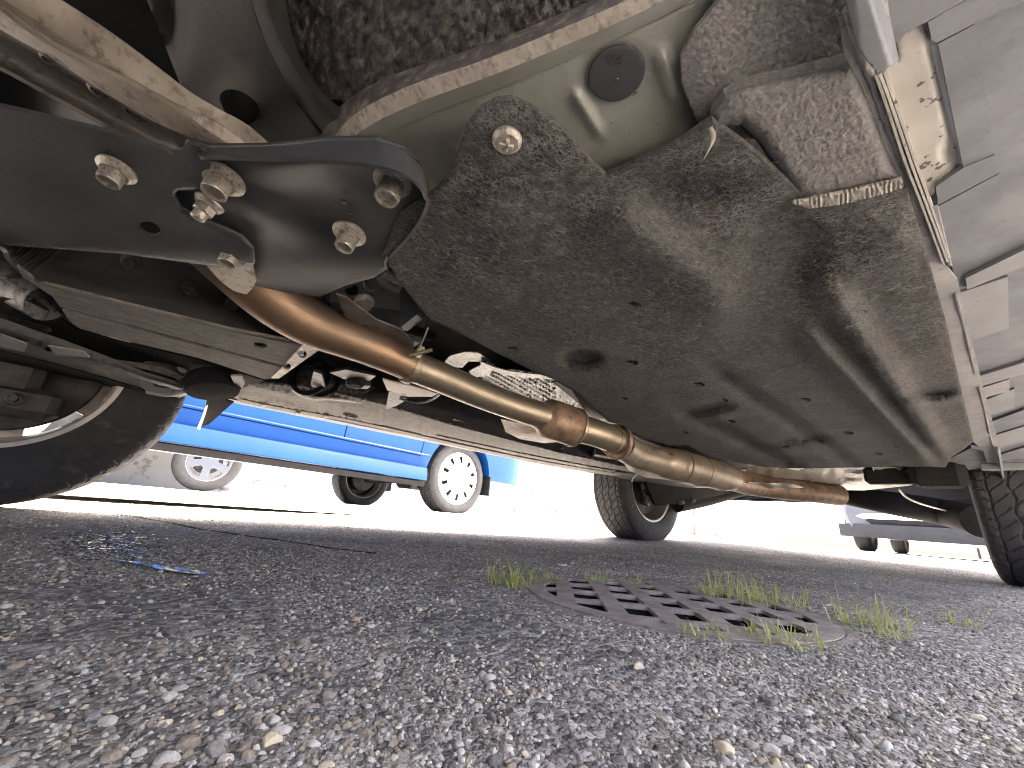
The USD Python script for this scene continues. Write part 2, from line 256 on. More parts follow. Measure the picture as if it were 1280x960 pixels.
def revolve(prof, n=48, axis='y'):
    """prof: (radius, along) pairs, a closed loop when its ends meet"""
    P = np.array(prof, float); k = len(P); a = np.linspace(0, 2 * np.pi, n, endpoint=False)
    V = np.stack([np.outer(np.cos(a), P[:, 0]), np.tile(P[:, 1], (n, 1)), np.outer(np.sin(a), P[:, 0])], -1).reshape(-1, 3)
    i = np.arange(n)[:, None] * k + np.arange(k - 1)[None]; j = ((np.arange(n)[:, None] + 1) % n) * k + np.arange(k - 1)[None]
    F = np.vstack([np.c_[i.ravel(), (i + 1).ravel(), (j + 1).ravel()], np.c_[i.ravel(), (j + 1).ravel(), j.ravel()]])
    if axis == 'z': V = V[:, [0, 2, 1]]; F = F[:, ::-1]
    if axis == 'x': V = V[:, [1, 0, 2]]; F = F[:, ::-1]
    m = trimesh.Trimesh(V, F, process=False); m.merge_vertices(); m.update_faces(m.nondegenerate_faces()); return m
def box(sx, sy, sz, c=(0, 0, 0), b=.0):
    if b <= 0:
        m = trimesh.creation.box((sx, sy, sz))
    else:
        x, y, z = sx / 2, sy / 2, sz / 2; P = []
        for k in np.ndindex(2, 2, 2):
            s = np.array(k) * 2 - 1; P += [s * (x - b, y - b, z), s * (x - b, y, z - b), s * (x, y - b, z - b)]
        m = trimesh.convex.convex_hull(np.array(P))
    m.apply_translation(c); return m
def frame(zdir, up=(0, 0, 1)):
    z = np.array(zdir, float); z /= np.linalg.norm(z); x = np.cross(up, z)
    if np.linalg.norm(x) < 1e-4: x = np.cross((1, 0, 0), z)
    x /= np.linalg.norm(x); T = np.eye(4); T[:3, 0], T[:3, 1], T[:3, 2] = x, np.cross(z, x), z; return T
def placed(m, pos, zdir=None, spin=0):
    m = m.copy()
    if spin: m.apply_transform(trimesh.transformations.rotation_matrix(spin, [0, 0, 1]))
    if zdir is not None: m.apply_transform(frame(zdir))
    m.apply_translation(pos); return m
def extr(poly, h): return trimesh.creation.extrude_polygon(poly, h, engine='earcut')
def ngon(n, r, r0=0): return Polygon([(r * math.cos(r0 + 2 * math.pi * k / n), r * math.sin(r0 + 2 * math.pi * k / n)) for k in range(n)])
def flange_bolt(r=.017, hx=.0105, h=.013):
    """flange, hexagon and hollow crown, pointing along +z"""
    fl = revolve([(0, 0), (r, 0), (r, .0022), (r * .94, .0034), (hx * 1.12, .0062), (0, .0062)], 36, 'z')
    hexo = trimesh.convex.convex_hull(np.vstack([[(hx * math.cos(a), hx * math.sin(a), z) for a in np.arange(6) * math.pi / 3] for z in (.005, .0045 + h * .86)] + [[(hx * .86 * math.cos(a), hx * .86 * math.sin(a), .0045 + h) for a in np.arange(24) * math.pi / 12]]))
    dish = trimesh.creation.cylinder(radius=hx * .7, height=.008, sections=24); dish.apply_translation((0, 0, .0045 + h + .001))
    try: hexo = trimesh.boolean.difference([hexo, dish], engine='manifold')
    except Exception: pass
    return trimesh.util.concatenate([fl, hexo])

# ------------------------------------------------------------------ ground
DC, DR = np.array([.857, .300]), .166                    # the drain
def gz(x, y):
    x, y = np.asarray(x, float), np.asarray(y, float); d = np.hypot(x - CAM[0], y - CAM[1])
    s = np.clip((d - 2.15) / 1.4, 0, 1); z = .048 * s * s * (3 - 2 * s)
    p = np.stack([x, y, x * 0], -1)
    w = np.clip((4 - d) / 2, 0, 1)
    z = z + w * (.007 * (meshkit.fbm(p * 4.5, 3, 5) - .5) + .0022 * (meshkit.fbm(p * 70, 3, 9) - .5) * np.clip(2.2 - d, 0, 1))
    r = np.hypot(x - DC[0], y - DC[1])
    z = z + .006 * np.exp(-((r - .21) / .06) ** 2)
    flat = np.clip((.26 - r) / .07, 0, 1); z = z * (1 - flat) + .002 * flat
    return z
def build_ground():
    r = np.unique(np.r_[np.geomspace(.05, 2.6, 250), np.geomspace(2.6, 9, 60), np.geomspace(9, 600, 30)]); na = 800
    a0 = math.atan2(Fw[1], Fw[0]); s = np.linspace(-1, 1, na + 1)[:-1]; a = a0 + math.pi * (0.42 * s + .58 * s ** 3)    # finer ahead
    X = CAM[0] + np.outer(r, np.cos(a)); Y = CAM[1] + np.outer(r, np.sin(a)); Z = gz(X, Y)
    rd = np.hypot(X - DC[0], Y - DC[1]); Z = np.where(rd < .160, -.16, Z)
    V = np.stack([X, Y, Z], -1).reshape(-1, 3); k, n = X.shape
    i = np.arange(k - 1)[:, None] * n + np.arange(n)[None]; j = np.arange(k - 1)[:, None] * n + (np.arange(n)[None] + 1) % n
    F = np.vstack([np.c_[i.ravel(), i.ravel() + n, j.ravel() + n], np.c_[i.ravel(), j.ravel() + n, j.ravel()]])
    V = np.vstack([V, [CAM[0], CAM[1], 0]]); F = np.vstack([F, np.c_[np.arange(n), (np.arange(n) + 1) % n, np.full(n, len(V) - 1)]])
    return trimesh.Trimesh(V, F, process=False)
ground = thing('ground', kind='structure')
ob('asphalt_surface', build_ground(), m_asph, ground, smooth=True)

def pebble(seed, sub_=1):
    m = trimesh.creation.icosphere(sub_, 1.0); v = np.array(m.vertices); r = np.random.default_rng(seed)
    for _ in range(9):                                              # chop with planes: crushed stone
        d = r.normal(size=3); d /= np.linalg.norm(d); h = r.uniform(.55, .85); s = v @ d; v = np.where((s > h)[:, None], v - np.outer(s - h, d), v)
    v *= r.uniform(.75, 1.1, 3) * (1, 1, .8); m.vertices = v; return m
def scatter_stones():
    pos = []
    a0 = math.atan2(Fw[1], Fw[0])
    def sector(n, r0, r1, pw, half=.98):
        rr = (r0 ** pw + rng.random(n) * (r1 ** pw - r0 ** pw)) ** (1 / pw); aa = a0 + rng.uniform(-half, half, n); return CAM[0] + rr * np.cos(aa), CAM[1] + rr * np.sin(aa), rr
    xs, ys, ds, sz = [], [], [], []
    for n, r0, r1, pw, smin, smax in ((60000, .10, 1.0, 1.4, .0007, .0016), (15000, .10, 1.0, 1.35, .0012, .0023), (1300, .1, 1.0, 1.2, .0024, .0037), (34000, 1.0, 2.7, 1.4, .0014, .0030), (3000, 1.0, 2.9, 1.3, .0024, .0042)):
        x, y, d = sector(n, r0, r1, pw); xs.append(x); ys.append(y); ds.append(d); sz.append(rng.uniform(smin, smax, n))
    x, y, d, s = map(np.concatenate, (xs, ys, ds, sz))
    rd = np.hypot(x - DC[0], y - DC[1]); keep = (rd > .176) | ((rd > .149) & (s < .0016) & (rng.random(len(x)) < .22))
    # a smooth bitumen patch on the left of the drain has few stones
    p = np.stack([x, y, x * 0], -1); patch = np.exp(-(((x - .68) / .10) ** 2 + ((y - .40) / .11) ** 2)) + .9 * (meshkit.fbm(p * 5, 3, 21) > .60)
    keep &= ~((patch > .5) & (rng.random(len(x)) < .72))
    x, y, d, s = x[keep], y[keep], d[keep], s[keep]; z = gz(x, y) + s * rng.uniform(-.42, .12, len(s))
    warm = np.clip(.5 - (x - .45) * .8 + (y - .2) * .5, .2, .8)
    kind = np.where(rng.random(len(x)) < .36, 0, np.where(rng.random(len(x)) < .28, 1, np.where(rng.random(len(x)) < .46, 2, np.where(rng.random(len(x)) < .80, 3, 4))))
    kind = np.where((kind == 0) & (rng.random(len(x)) < warm * .45), 3, kind); kind = np.where((s > .0035) & (rng.random(len(x)) < .20), rng.choice([2, 4, 4, 5], len(x)), kind)
    q = topx(np.c_[x, y, z]); seen = (q[:, 0] > -25) & (q[:, 0] < 1305) & (q[:, 1] < 985); big = np.argsort(-(s / np.maximum(d, .1)) * seen)[:300]
    protos = [[pebble(10 * k + v) for v in range(3)] for k in range(6)]
    one = np.zeros(len(x), bool); one[big] = True
    for i in big:
        m = pebble(1000 + i % 60, 2); m.apply_scale(float(s[i]) * 1.1); m.apply_transform(trimesh.transformations.rotation_matrix(rng.uniform(0, 6.3), [0, 0, 1])); m.apply_translation((x[i], y[i], z[i]))
        ob('stone', m, STONE[kind[i]], ground, smooth=28)
    path = ground + '/aggregate'; pi = UsdGeom.PointInstancer.Define(stage, path); data(pi.GetPrim(), kind='stuff'); rel = pi.CreatePrototypesRel()
    for k in range(6):
        for v in range(3):
            mp = f'{path}/shapes/pebble_shape_{k * 3 + v + 1:03d}'; usdkit.mesh(stage, mp, protos[k][v], STONE[k], smooth=30); rel.AddTarget(mp)
    o = ~one; n = o.sum(); ang = rng.uniform(0, 2 * np.pi, n); tilt = rng.normal(0, .25, (n, 2)); w = np.cos(ang / 2)
    qn = np.stack([w, tilt[:, 0] * .5, tilt[:, 1] * .5, np.sin(ang / 2)], 1); qn /= np.linalg.norm(qn, axis=1, keepdims=True)
    pi.CreatePositionsAttr(Vt.Vec3fArray.FromNumpy(np.c_[x, y, z][o].astype(np.float32)))
    pi.CreateProtoIndicesAttr(Vt.IntArray.FromNumpy((kind[o] * 3 + rng.integers(0, 3, n)).astype(np.int32)))
    pi.CreateOrientationsAttr(Vt.QuathArray([Gf.Quath(float(a), float(b), float(c), float(d_)) for a, b, c, d_ in qn]))
    pi.CreateScalesAttr(Vt.Vec3fArray.FromNumpy((s[o][:, None] * rng.uniform(.8, 1.25, (n, 3))).astype(np.float32)))
scatter_stones()

# the raised concrete slab with its kerb edge, beyond the parked cars' lane
def slab():
    d = np.array([.988, .156]); A, B = np.array([2.14, 2.68]) - d * 12, np.array([2.14, 2.68]) + d * 1.6; nrm = np.array([-d[1], d[0]])
    n = 160; s = np.linspace(0, 1, n); base = A + np.outer(s, B - A); wob = .006 * (meshkit.fbm(np.c_[base * 6, base[:, :1] * 0], 3, 2) - .5)
    rows = []
    for off, z in ((0.0, .02), (0.0, .068), (.012, .074), (.35, .074), (4.2, .074), (4.2, .02)):
        rows.append(np.c_[base + np.outer(np.full(n, off) + wob * (off < .1), nrm), np.full(n, z) + wob * .6])
    return loft(rows, n, .002, 0, world=True)
ob('pavement', slab(), m_kerb, smooth=30, kind='structure')

# ------------------------------------------------------------------ cars: shared builders
def man(m): 
    m = m.copy(); m.merge_vertices(); return m3.Manifold(m3.Mesh(np.asarray(m.vertices, np.float32), np.asarray(m.faces, np.uint32)))
def tri(M_):
    q = M_.to_mesh(); return trimesh.Trimesh(q.vert_properties[:, :3], q.tri_verts, process=False)
def car_body(sec, z0, arches, ra, zw, seams=(), width=.85):
    """sec: (x, sill half width, belt half width, belt z, roof half width, roof z); a closed shell with wheel arches and door gaps cut in"""
    rings = []
    for x, ws, wb, zb, wr, zr in sec:
        half = [(ws * .86, z0), (ws * .985, z0 + .035), (ws, z0 + .10), (wb, zb * .62 + z0 * .38), (wb * .985, zb - .02), (wb * .96, zb + .008), (wr * 1.01, zr - .07), (wr * .93, zr - .018), (wr * .5, zr)]
        rings.append(np.array([(x, y, z) for y, z in half] + [(x, -y, z) for y, z in half[::-1]]))
    xs = np.array([s[0] for s in sec]); R = np.array(rings); fine = np.unique(np.r_[xs, np.linspace(xs[0], xs[-1], 60)])
    from scipy.interpolate import PchipInterpolator
    R = PchipInterpolator(xs, R, axis=0)(fine); k, n = R.shape[:2]; V = R.reshape(-1, 3)
    i = np.arange(k - 1)[:, None] * n + np.arange(n)[None]; j = np.arange(k - 1)[:, None] * n + (np.arange(n)[None] + 1) % n
    F = np.vstack([np.c_[i.ravel(), i.ravel() + n, j.ravel() + n], np.c_[i.ravel(), j.ravel() + n, j.ravel()]])
    V = np.vstack([V, R[0].mean(0), R[-1].mean(0)]); a, b = np.arange(n), (np.arange(n) + 1) % n
    F = np.vstack([F, np.c_[a, b, np.full(n, len(V) - 2)], np.c_[b + (k - 1) * n, a + (k - 1) * n, np.full(n, len(V) - 1)]])
    m = trimesh.Trimesh(V, F, process=False); m.fix_normals(); B = man(m)
    for x in arches:
        for s in (-1, 1):
            c = trimesh.creation.cylinder(radius=ra, height=.34, sections=56); c.apply_transform(trimesh.transformations.rotation_matrix(math.pi / 2, [1, 0, 0])); c.apply_translation((x, s * (width - .10), zw)); B = B - man(c)
            bx_ = box(2 * ra, .34, zw, (x, s * (width - .10), zw / 2)); B = B - man(bx_)
    for (x0, zA, x1, zB) in seams:
        for s in (-1, 1):
            L = math.hypot(x1 - x0, zB - zA); b_ = box(L, .11, .007); b_.apply_transform(trimesh.transformations.rotation_matrix(-math.atan2(zB - zA, x1 - x0), [0, 1, 0])); b_.apply_translation(((x0 + x1) / 2, s * (width + .008), (zA + zB) / 2)); B = B - man(b_)
    return tri(B), (fine, R)
def glass_between(sec, x0, x1, i0, i1, side, off=.004, n=14, shrink=.1):
    """a pane on the shell between ring points i0 and i1"""
    fine, R = sec; t = np.linspace(x0, x1, n); P = lambda i: np.stack([np.interp(t, fine, R[:, i, k]) for k in range(3)], 1)
    a, b = P(i0), P(i1); A, B = a + (b - a) * shrink, b + (a - b) * shrink
    nrm = np.cross(A[-1] - A[0], B[0] - A[0]); nrm /= np.linalg.norm(nrm)
    if nrm[1] * side < 0 and side: nrm = -nrm
    if not side and nrm[2] < 0: nrm = -nrm
    V = np.vstack([A + nrm * off, B + nrm * off]); j = np.arange(n - 1); T = np.vstack([np.c_[j, j + 1, j + 1 + n], np.c_[j, j + 1 + n, j + n]])
    return close_sheet(V, T, .004, -nrm)
def tyre_mesh(R, rr, w, na=220, tread=True, depth=.0045):
    hw = w / 2
    prof = [(rr - .006, -hw * .80), (rr + .004, -hw * .93), (rr + (R - rr) * .30, -hw * 1.01), (rr + (R - rr) * .62, -hw * 1.0), (R - .018, -hw * .93), (R - .008, -hw * .86)]
    k = 60 if tread else 8
    prof += [(R - .0035 * abs(y / (hw * .8)) ** 3, y) for y in np.linspace(-hw * .80, hw * .80, k)]
    prof += [(r, -y) for r, y in prof[:6][::-1]]
    m = revolve_open(prof, na)
    if tread:
        V = m.vertices.copy(); a = np.arctan2(V[:, 2], V[:, 0]); r = np.hypot(V[:, 0], V[:, 2]); y = V[:, 1]; tr = np.clip((r - (R - .022)) / .010, 0, 1); cut = np.zeros(len(V))
        for c in (-.40, -.13, .13, .40):
            zig = .010 * hw / .11 * (2 * np.abs(((a * 26 / (2 * np.pi)) % 1) - .5) - .5) * (1 if abs(c) < .3 else .35)
            cut = np.maximum(cut, np.exp(-((y - c * hw * 2 * .8 - zig) / .0030) ** 4))
        side = np.abs(y) > hw * .62
        sip = (((a * 70 / (2 * np.pi) + y * 14) % 1) < .14); cut = np.maximum(cut, np.where(side, sip * 1., 0))
        sip2 = (((a * 52 / (2 * np.pi) - y * 22) % 1) < .11); cut = np.maximum(cut, np.where(~side, sip2 * .75, 0))
        f = 1 - cut * tr * depth / r; V[:, 0] *= f; V[:, 2] *= f; m.vertices = V
    return m
def revolve_open(prof, n):
    P = np.array(prof, float); k = len(P); a = np.linspace(0, 2 * np.pi, n, endpoint=False)
    V = np.stack([np.outer(np.cos(a), P[:, 0]), np.tile(P[:, 1], (n, 1)), np.outer(np.sin(a), P[:, 0])], -1).reshape(-1, 3)
    i = np.arange(n)[:, None] * k + np.arange(k)[None]; i2 = np.arange(n)[:, None] * k + (np.arange(k)[None] + 1) % k
    j, j2 = ((np.arange(n)[:, None] + 1) % n) * k + np.arange(k)[None], ((np.arange(n)[:, None] + 1) % n) * k + (np.arange(k)[None] + 1) % k
    return trimesh.Trimesh(V, np.vstack([np.c_[i.ravel(), i2.ravel(), j2.ravel()], np.c_[i.ravel(), j2.ravel(), j.ravel()]]), process=False)
def barrel(rr, w, lip=.012):
    hw = w / 2                                                     # an open barrel, seen from both sides
    return revolve([(rr - .004, -hw * .86), (rr + lip, -hw * .90), (rr + lip, -hw * .84), (rr + .001, -hw * .78), (rr - .006, -hw * .4), (rr - .022, 0), (rr - .012, hw * .5), (rr + .001, hw * .78), (rr + lip, hw * .84), (rr + lip, hw * .90),
                    (rr - .004, hw * .86), (rr - .016, hw * .5), (rr - .028, 0), (rr - .012, -hw * .4), (rr - .010, -hw * .78), (rr - .004, -hw * .86)], 72)
def spoke_disc(rr, y, n=5, hub=.07, gap=.62, th=.022, bulge=.03):
    d = Point(0, 0).buffer(rr, 48); h = []
    for k in range(n):
        a0 = 2 * math.pi * k / n; a = np.linspace(a0, a0 + 2 * math.pi / n * gap, 9); P = [(rr * .90 * math.cos(t), rr * .90 * math.sin(t)) for t in a] + [(hub * 1.15 * math.cos(t), hub * 1.15 * math.sin(t)) for t in a[::-1][2:-2]]
        h.append(Polygon(P).buffer(.006).buffer(-.006))
    for q in h: d = d.difference(q)
    m = extr(d, th); m.apply_transform(trimesh.transformations.rotation_matrix(math.pi / 2, [1, 0, 0])); v = m.vertices.copy(); v[:, 1] = y - th / 2 + (v[:, 1] + th) - bulge * (np.hypot(v[:, 0], v[:, 2]) / rr) ** 2 * 0; m.vertices = v; return m
def hubcap(rr, y, n=10):
    """white cover with a ring of slots, facing +y"""
    d = Point(0, 0).buffer(rr, 64)
    for k in range(n):
        a = 2 * math.pi * (k + .5) / n; w = .014; s = affinity.rotate(Polygon([(rr * .60, -w * .55), (rr * .82, -w), (rr * .82, w), (rr * .60, w * .55)]).buffer(.004), a, origin=(0, 0), use_radians=True); d = d.difference(s)
    m = extr(d, .006); m = m.subdivide_to_size(.035); v = m.vertices.copy(); r = np.hypot(v[:, 0], v[:, 1]); v[:, 2] += .022 * (1 - (r / rr) ** 2) - .006 * np.exp(-((r - rr * .42) / .018) ** 2); v = np.c_[v[:, 0], y + v[:, 2], -v[:, 1]]
    return trimesh.Trimesh(v, m.faces, process=False)

def simple_wheel(car, R, rr, w, x, y, cover, seed=0, rough_=m_rubber2, na=160):
    wh = sub('wheel', car, (x, y, R), 0 if y > 0 else 180)
    ob('tyre', tyre_mesh(R, rr, w, na, True, .004), rough_, wh, smooth=30)
    ob('rim', barrel(rr, w), m_alloy, wh)
    if cover == 'cap':
        ob('wheel_cover', hubcap(rr + .004, w * .40), m_cover, wh); ob('wheel_disc', trimesh.creation.cylinder(radius=rr - .01, height=.01, sections=40, transform=trimesh.transformations.translation_matrix((0, w * .30, 0)) @ trimesh.transformations.rotation_matrix(math.pi / 2, [1, 0, 0])), m_brake, wh)
    else:
        ob('spokes', spoke_disc(rr - .008, w * .36, 5), m_silver if cover == 'alloy' else m_alloy, wh)
    ob('brake_drum', trimesh.creation.cylinder(radius=rr * .62, height=w * .5, sections=40, transform=trimesh.transformations.translation_matrix((0, -w * .05, 0)) @ trimesh.transformations.rotation_matrix(math.pi / 2, [1, 0, 0])), m_brake, wh)

def background_car(name, label, cat, group, loc, rotz, paint, wb, R, rr, tw, track, z0, sec, seams, cover, rake, lower=m_trim, four=True):
    c = thing(name, label, cat, loc, rotz, group, local=True)
    W = max(s[2] for s in sec); body, ring = car_body(sec, z0, (0, wb), R + .055, R, seams, W)
    ob('body', body, paint, c, smooth=28)
    for x in (0, wb):
        for s in (1, -1): simple_wheel(c, R, rr, tw, x, s * track / 2, cover)
    for s, i0, i1 in ((1, 5, 6), (-1, 12, 11)):
        for a, b in rake['side']: ob('side_window', glass_between(ring, a, b, i0, i1, s), m_glass, c)
    (a, b), (e, f) = rake['front'], rake['rear']
    ob('windscreen', glass_between(ring, a, b, 7, 10, 0, shrink=.02), m_glass, c); ob('rear_window', glass_between(ring, e, f, 7, 10, 0, shrink=.02), m_glass, c)
    return c, ring, W

# ------------------------------------------------------------------ the parked car seen from below
CX = 1.35
suv = thing('parked_car', 'parked car seen from below, felt-covered floor above the drain grating', 'car', (CX, .775, 0))
S = lambda name, mesh, mat, parent=None, smooth=35, **k: ob(name, mesh, mat, parent or suv, smooth, **k)

# --- upper shell, sills, bumpers (from outside the car looks like a car)
sec = [(-.86, .60, .62, .80, .55, .86), (-.72, .78, .80, .86, .66, .93), (-.2, .86, .90, .98, .72, 1.04), (.25, .87, .915, 1.02, .74, 1.10), (.95, .87, .915, 1.04, .63, 1.58), (1.6, .87, .915, 1.05, .62, 1.66), (2.6, .87, .915, 1.06, .61, 1.64), (3.2, .86, .90, 1.06, .62, 1.45), (3.52, .80, .84, 1.04, .66, 1.12), (3.60, .70, .74, .90, .58, .96)]
shell, ring = car_body(sec, .56, (0, 2.70), .415, .346, ((.55, .60, .55, 1.0), (1.55, .60, 1.55, 1.0), (2.25, .78, 2.25, 1.0)), .915)
OFF = np.array([0, .775, 0]); shell.apply_translation(OFF); S('body', shell, m_white, smooth=28)
for s, i0, i1 in ((1, 5, 6), (-1, 12, 11)):
    for a, b in ((.72, 1.5), (1.6, 2.3), (2.4, 3.0)):
        g = glass_between(ring, a, b, i0, i1, s); g.apply_translation(OFF); S('side_window', g, m_glass)
for nm, a, b in (('windscreen', .36, .92), ('rear_window', 3.22, 3.48)):
    g = glass_between(ring, a, b, 7, 10, 0, shrink=.02); g.apply_translation(OFF); S(nm, g, m_glass)
for nm, x0, x1, xx in (('front_bumper', -.90, -.45, -1), ('rear_bumper', 3.12, 3.64, 1)):
    y = np.linspace(-.13, 1.68, 31); u = (y - .775) / .905; xc_ = np.where(xx < 0, x0 + .30 * np.abs(u) ** 3.2, x1 - .30 * np.abs(u) ** 3.2)
    S(nm, loft([np.c_[xc_ + xx * .02, y, np.full(31, .60)], np.c_[xc_ + xx * .01, y, np.full(31, .46)], np.c_[xc_ - xx * .03, y, np.full(31, .36)], np.c_[xc_ - xx * .12, y, np.full(31, .33)]], 31, .004, 0, world=True), m_bumper)
for s, yo, yi in ((1, 1.685, 1.545), (-1, -.135, -.045)):
    x = np.linspace(.44, 2.28, 20)
    S('sill', loft([np.c_[x, np.full(20, yo - s * .03), np.full(20, .60)], np.c_[x, np.full(20, yo), np.full(20, .52)], np.c_[x, np.full(20, yo - s * .01), np.full(20, .42)], np.c_[x, np.full(20, yo - s * .05), np.full(20, .372)], np.c_[x, np.full(20, yi), np.full(20, .362)]], 20, .004, 0, world=True), m_grey)

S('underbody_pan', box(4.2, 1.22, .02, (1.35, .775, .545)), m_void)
# --- wheels with grooved tyres, inner barrels and brakes
R_, RR, TW = .346, .2135, .222
tyre = tyre_mesh(R_, RR + .006, TW, 440)
def suv_wheel(x, y, rot, front):
    w = sub('wheel', suv, (x - CX, y - .775, R_ - .002), rot); o = lambda n, m, t, **k: ob(n, m, t, w, **k)
    ORIGIN_FIX = ORIGIN[suv]                                      # sub-parts are given in the wheel's own frame
    mv = lambda m: (m.apply_translation(ORIGIN_FIX), m)[1]
    o('tyre', mv(tyre.copy()), m_rubber, smooth=30)
    o('rim', mv(barrel(RR, TW, .014)), m_alloy); o('spokes', mv(spoke_disc(RR - .010, TW * .34, 5 if front else 7, .08, .55)), m_alloy)
    if front:
        o('brake_disc', mv(revolve([(.05, .012), (.148, .012), (.148, -.012), (.05, -.012), (.05, .012)], 64)), m_brake)
        o('dust_shield', mv(revolve([(.03, -.022), (.168, -.026), (.172, -.020), (.03, -.016), (.03, -.022)], 64)), m_brake)
        kn = [box(.13, .07, .20, (.01, -.055, .0), .02), box(.10, .06, .12, (-.09, -.05, .05), .02), box(.20, .075, .07, (.02, -.06, -.10), .015)]; o('knuckle', mv(trimesh.util.concatenate(kn)), m_brake)
        for p in ((-.045, -.10, -.075), (.05, -.10, -.10)): o('knuckle_bolt', mv(placed(flange_bolt(.015, .010, .012), p, (0, -1, 0))), m_cast)
        for k in range(5):
            a = math.radians(-88 + 44 + k * 5.6) if True else 0
            b = box(.0185, .030 if k else .024, .0050, (0, 0, 0), .0012); b.apply_transform(trimesh.transformations.rotation_matrix(math.pi / 2 - a, [0, 1, 0])); rr_ = RR - .0135
            b.apply_translation((rr_ * math.cos(a), -.062, rr_ * math.sin(a))); o('balance_weight', mv(b), m_weight)
    else:
        o('brake_drum', mv(revolve([(0, -.04), (.130, -.04), (.178, -.030), (.182, .03), (.05, .035), (0, .035)], 64)), m_brake)
        o('brake_cylinder', mv(placed(trimesh.creation.cylinder(radius=.028, height=.075, sections=24), (-.03, -.075, -.085), (.3, -.2, 1))), m_cast)
        o('hub', mv(revolve([(0, -.095), (.045, -.095), (.05, -.05), (0, -.05)], 32)), m_alloy)
        for p in ((-.06, -.085, -.05), (.05, -.085, -.06)): o('bracket', mv(box(.05, .03, .035, p, .006)), m_cast)
        t = np.linspace(0, 1, 9); o('brake_hose', mv(tube(np.c_[-.10 + .13 * t, -.10 - .03 * np.sin(t * 3.1), -.02 + .15 * np.sin(t * 2.6)], .005, 10)), m_greyl)
for x, y, rot, fr in ((0, 1.55, 0, True), (2.71, 1.55, 0, False), (0, 0, 180, True), (2.71, -.014, 180, False)): suv_wheel(x, y, rot, fr)

# --- felt floor cover with pressed ribs
felt_out = [(478, 318), (498, 270), (545, 238), (566, 215), (570, 190), (582, 160), (600, 138), (620, 127), (640, 126), (665, 136), (690, 151), (712, 171), (735, 200), (757, 221), (800, 200), (850, 178), (890, 150), (945, 190), (1000, 240), (1050, 240), (1105, 228),
            (1135, 240), (1162, 330), (1182, 400), (1200, 480), (1217, 552), (1204, 562), (1190, 571), (1182, 584), (1130, 583), (1075, 584.5), (1000, 585.5), (955, 584), (900, 574), (880, 568), (860, 556), (838, 557), (800, 547), (775, 530), (760, 527), (735, 505), (716, 488), (690, 474), (640, 451), (600, 430), (560, 410), (540, 402), (525, 385), (500, 352)]
RIBS = [((1003, 408), (1172, 590), 11, 9, -.022), ((1030, 352), (1192, 582), 20, 12, -.022), ((880, 455), (1082, 590), 13, 7, .013), ((838, 505), (1004, 590), 11, 6, .015), ((758, 255), (922, 392), 30, 26, -.020), ((590, 250), (700, 300), 26, 24, -.006), ((560, 320), (640, 380), 14, 12, -.006)]
def felt_relief(q):
    z = .0035 * (meshkit.fbm(np.c_[q * .03, q[:, :1] * 0], 3, 11) - .5)
    for a, b, w0, w1, amp in RIBS: z = z + gauss_line(q, a, b, w0, w1, amp)
    z = z + blob(q, (727, 448), 27, 12, .016, 8) + blob(q, (840, 235), 80, 34, .022) + blob(q, (985, 310), 58, 52, .018, 3) + blob(q, (1120, 300), 40, 26, -.010)
    for c in ((893, 512, 26, 7, -.10), (1002, 552, 32, 6, -.05), (1160, 495, 32, 8, -.1)): z = z + blob(q, (c[0], c[1] - 4), c[2], c[3], .010, 4, c[4]) - blob(q, (c[0], c[1] + 8), c[2] * 1.1, 6, .006, 3, c[4])
    return z + blob(q, (634, 174), 60, 50, -.006)
FH = [affinity.rotate(affinity.scale(Point(x, y).buffer(1, 10), a, b_), 4, origin=(x, y)) for x, y, a, b_ in ((793, 382, 9, 4.4), (790, 453, 8, 3.2), (873, 481, 8, 2.8), (780, 498, 5, 2.0), (640, 436, 8, 3), (905, 500, 5, 1.8), (914, 527, 6, 2.0), (856, 541, 5, 1.6), (1007, 500, 7, 2.4), (1060, 541, 7, 2), (1098, 567, 6, 1.7), (980, 558, 6, 1.7), (1080, 390, 3, 2), (775, 540, 4, 1.4))]
felt = S('felt_floor_cover', sheet(felt_out, .340, .005, 4.2, holes=FH, relief=felt_relief, noise=.004, nsc=26), m_felt, smooth=60)
def fibres(n):
    P = Polygon(felt_out).buffer(-3); q = np.c_[rng.uniform(480, 1210, n * 2), rng.uniform(125, 584, n * 2)]; q = q[shapely.contains_xy(P, q[:, 0], q[:, 1])][:n]
    V = atv(q, .340 + felt_relief(q)); d = np.linalg.norm(V - CAM, axis=1); k = rng.random(len(q)) < np.clip(.75 / d, 0, 1); V, q = V[k], q[k]; m = len(V)
    a = rng.uniform(0, 2 * np.pi, m); L = rng.uniform(.003, .010, m); bend = rng.normal(0, .8, m); pts = np.zeros((m, 5, 3)); p = V.copy(); p[:, 2] -= .0008
    for i in range(5):
        pts[:, i] = p; aa = a + bend * (i - 2) * .5; p = p + np.c_[np.cos(aa), np.sin(aa), rng.normal(0, .12, m) - .02] * (L / 4)[:, None]
    c = UsdGeom.BasisCurves.Define(stage, felt + '/loose_fibres'); c.CreateTypeAttr('linear'); c.CreatePointsAttr(Vt.Vec3fArray.FromNumpy((pts.reshape(-1, 3) - ORIGIN[suv]).astype(np.float32)))
    c.CreateCurveVertexCountsAttr(Vt.IntArray.FromNumpy(np.full(m, 5, np.int32))); c.CreateWidthsAttr(Vt.FloatArray([.00015])); c.SetWidthsInterpolation('constant')
    UsdShade.MaterialBindingAPI.Apply(c.GetPrim()).Bind(m_fibre); data(c.GetPrim(), kind='stuff')
fibres(34000)
pb = at(634, 174, .331)
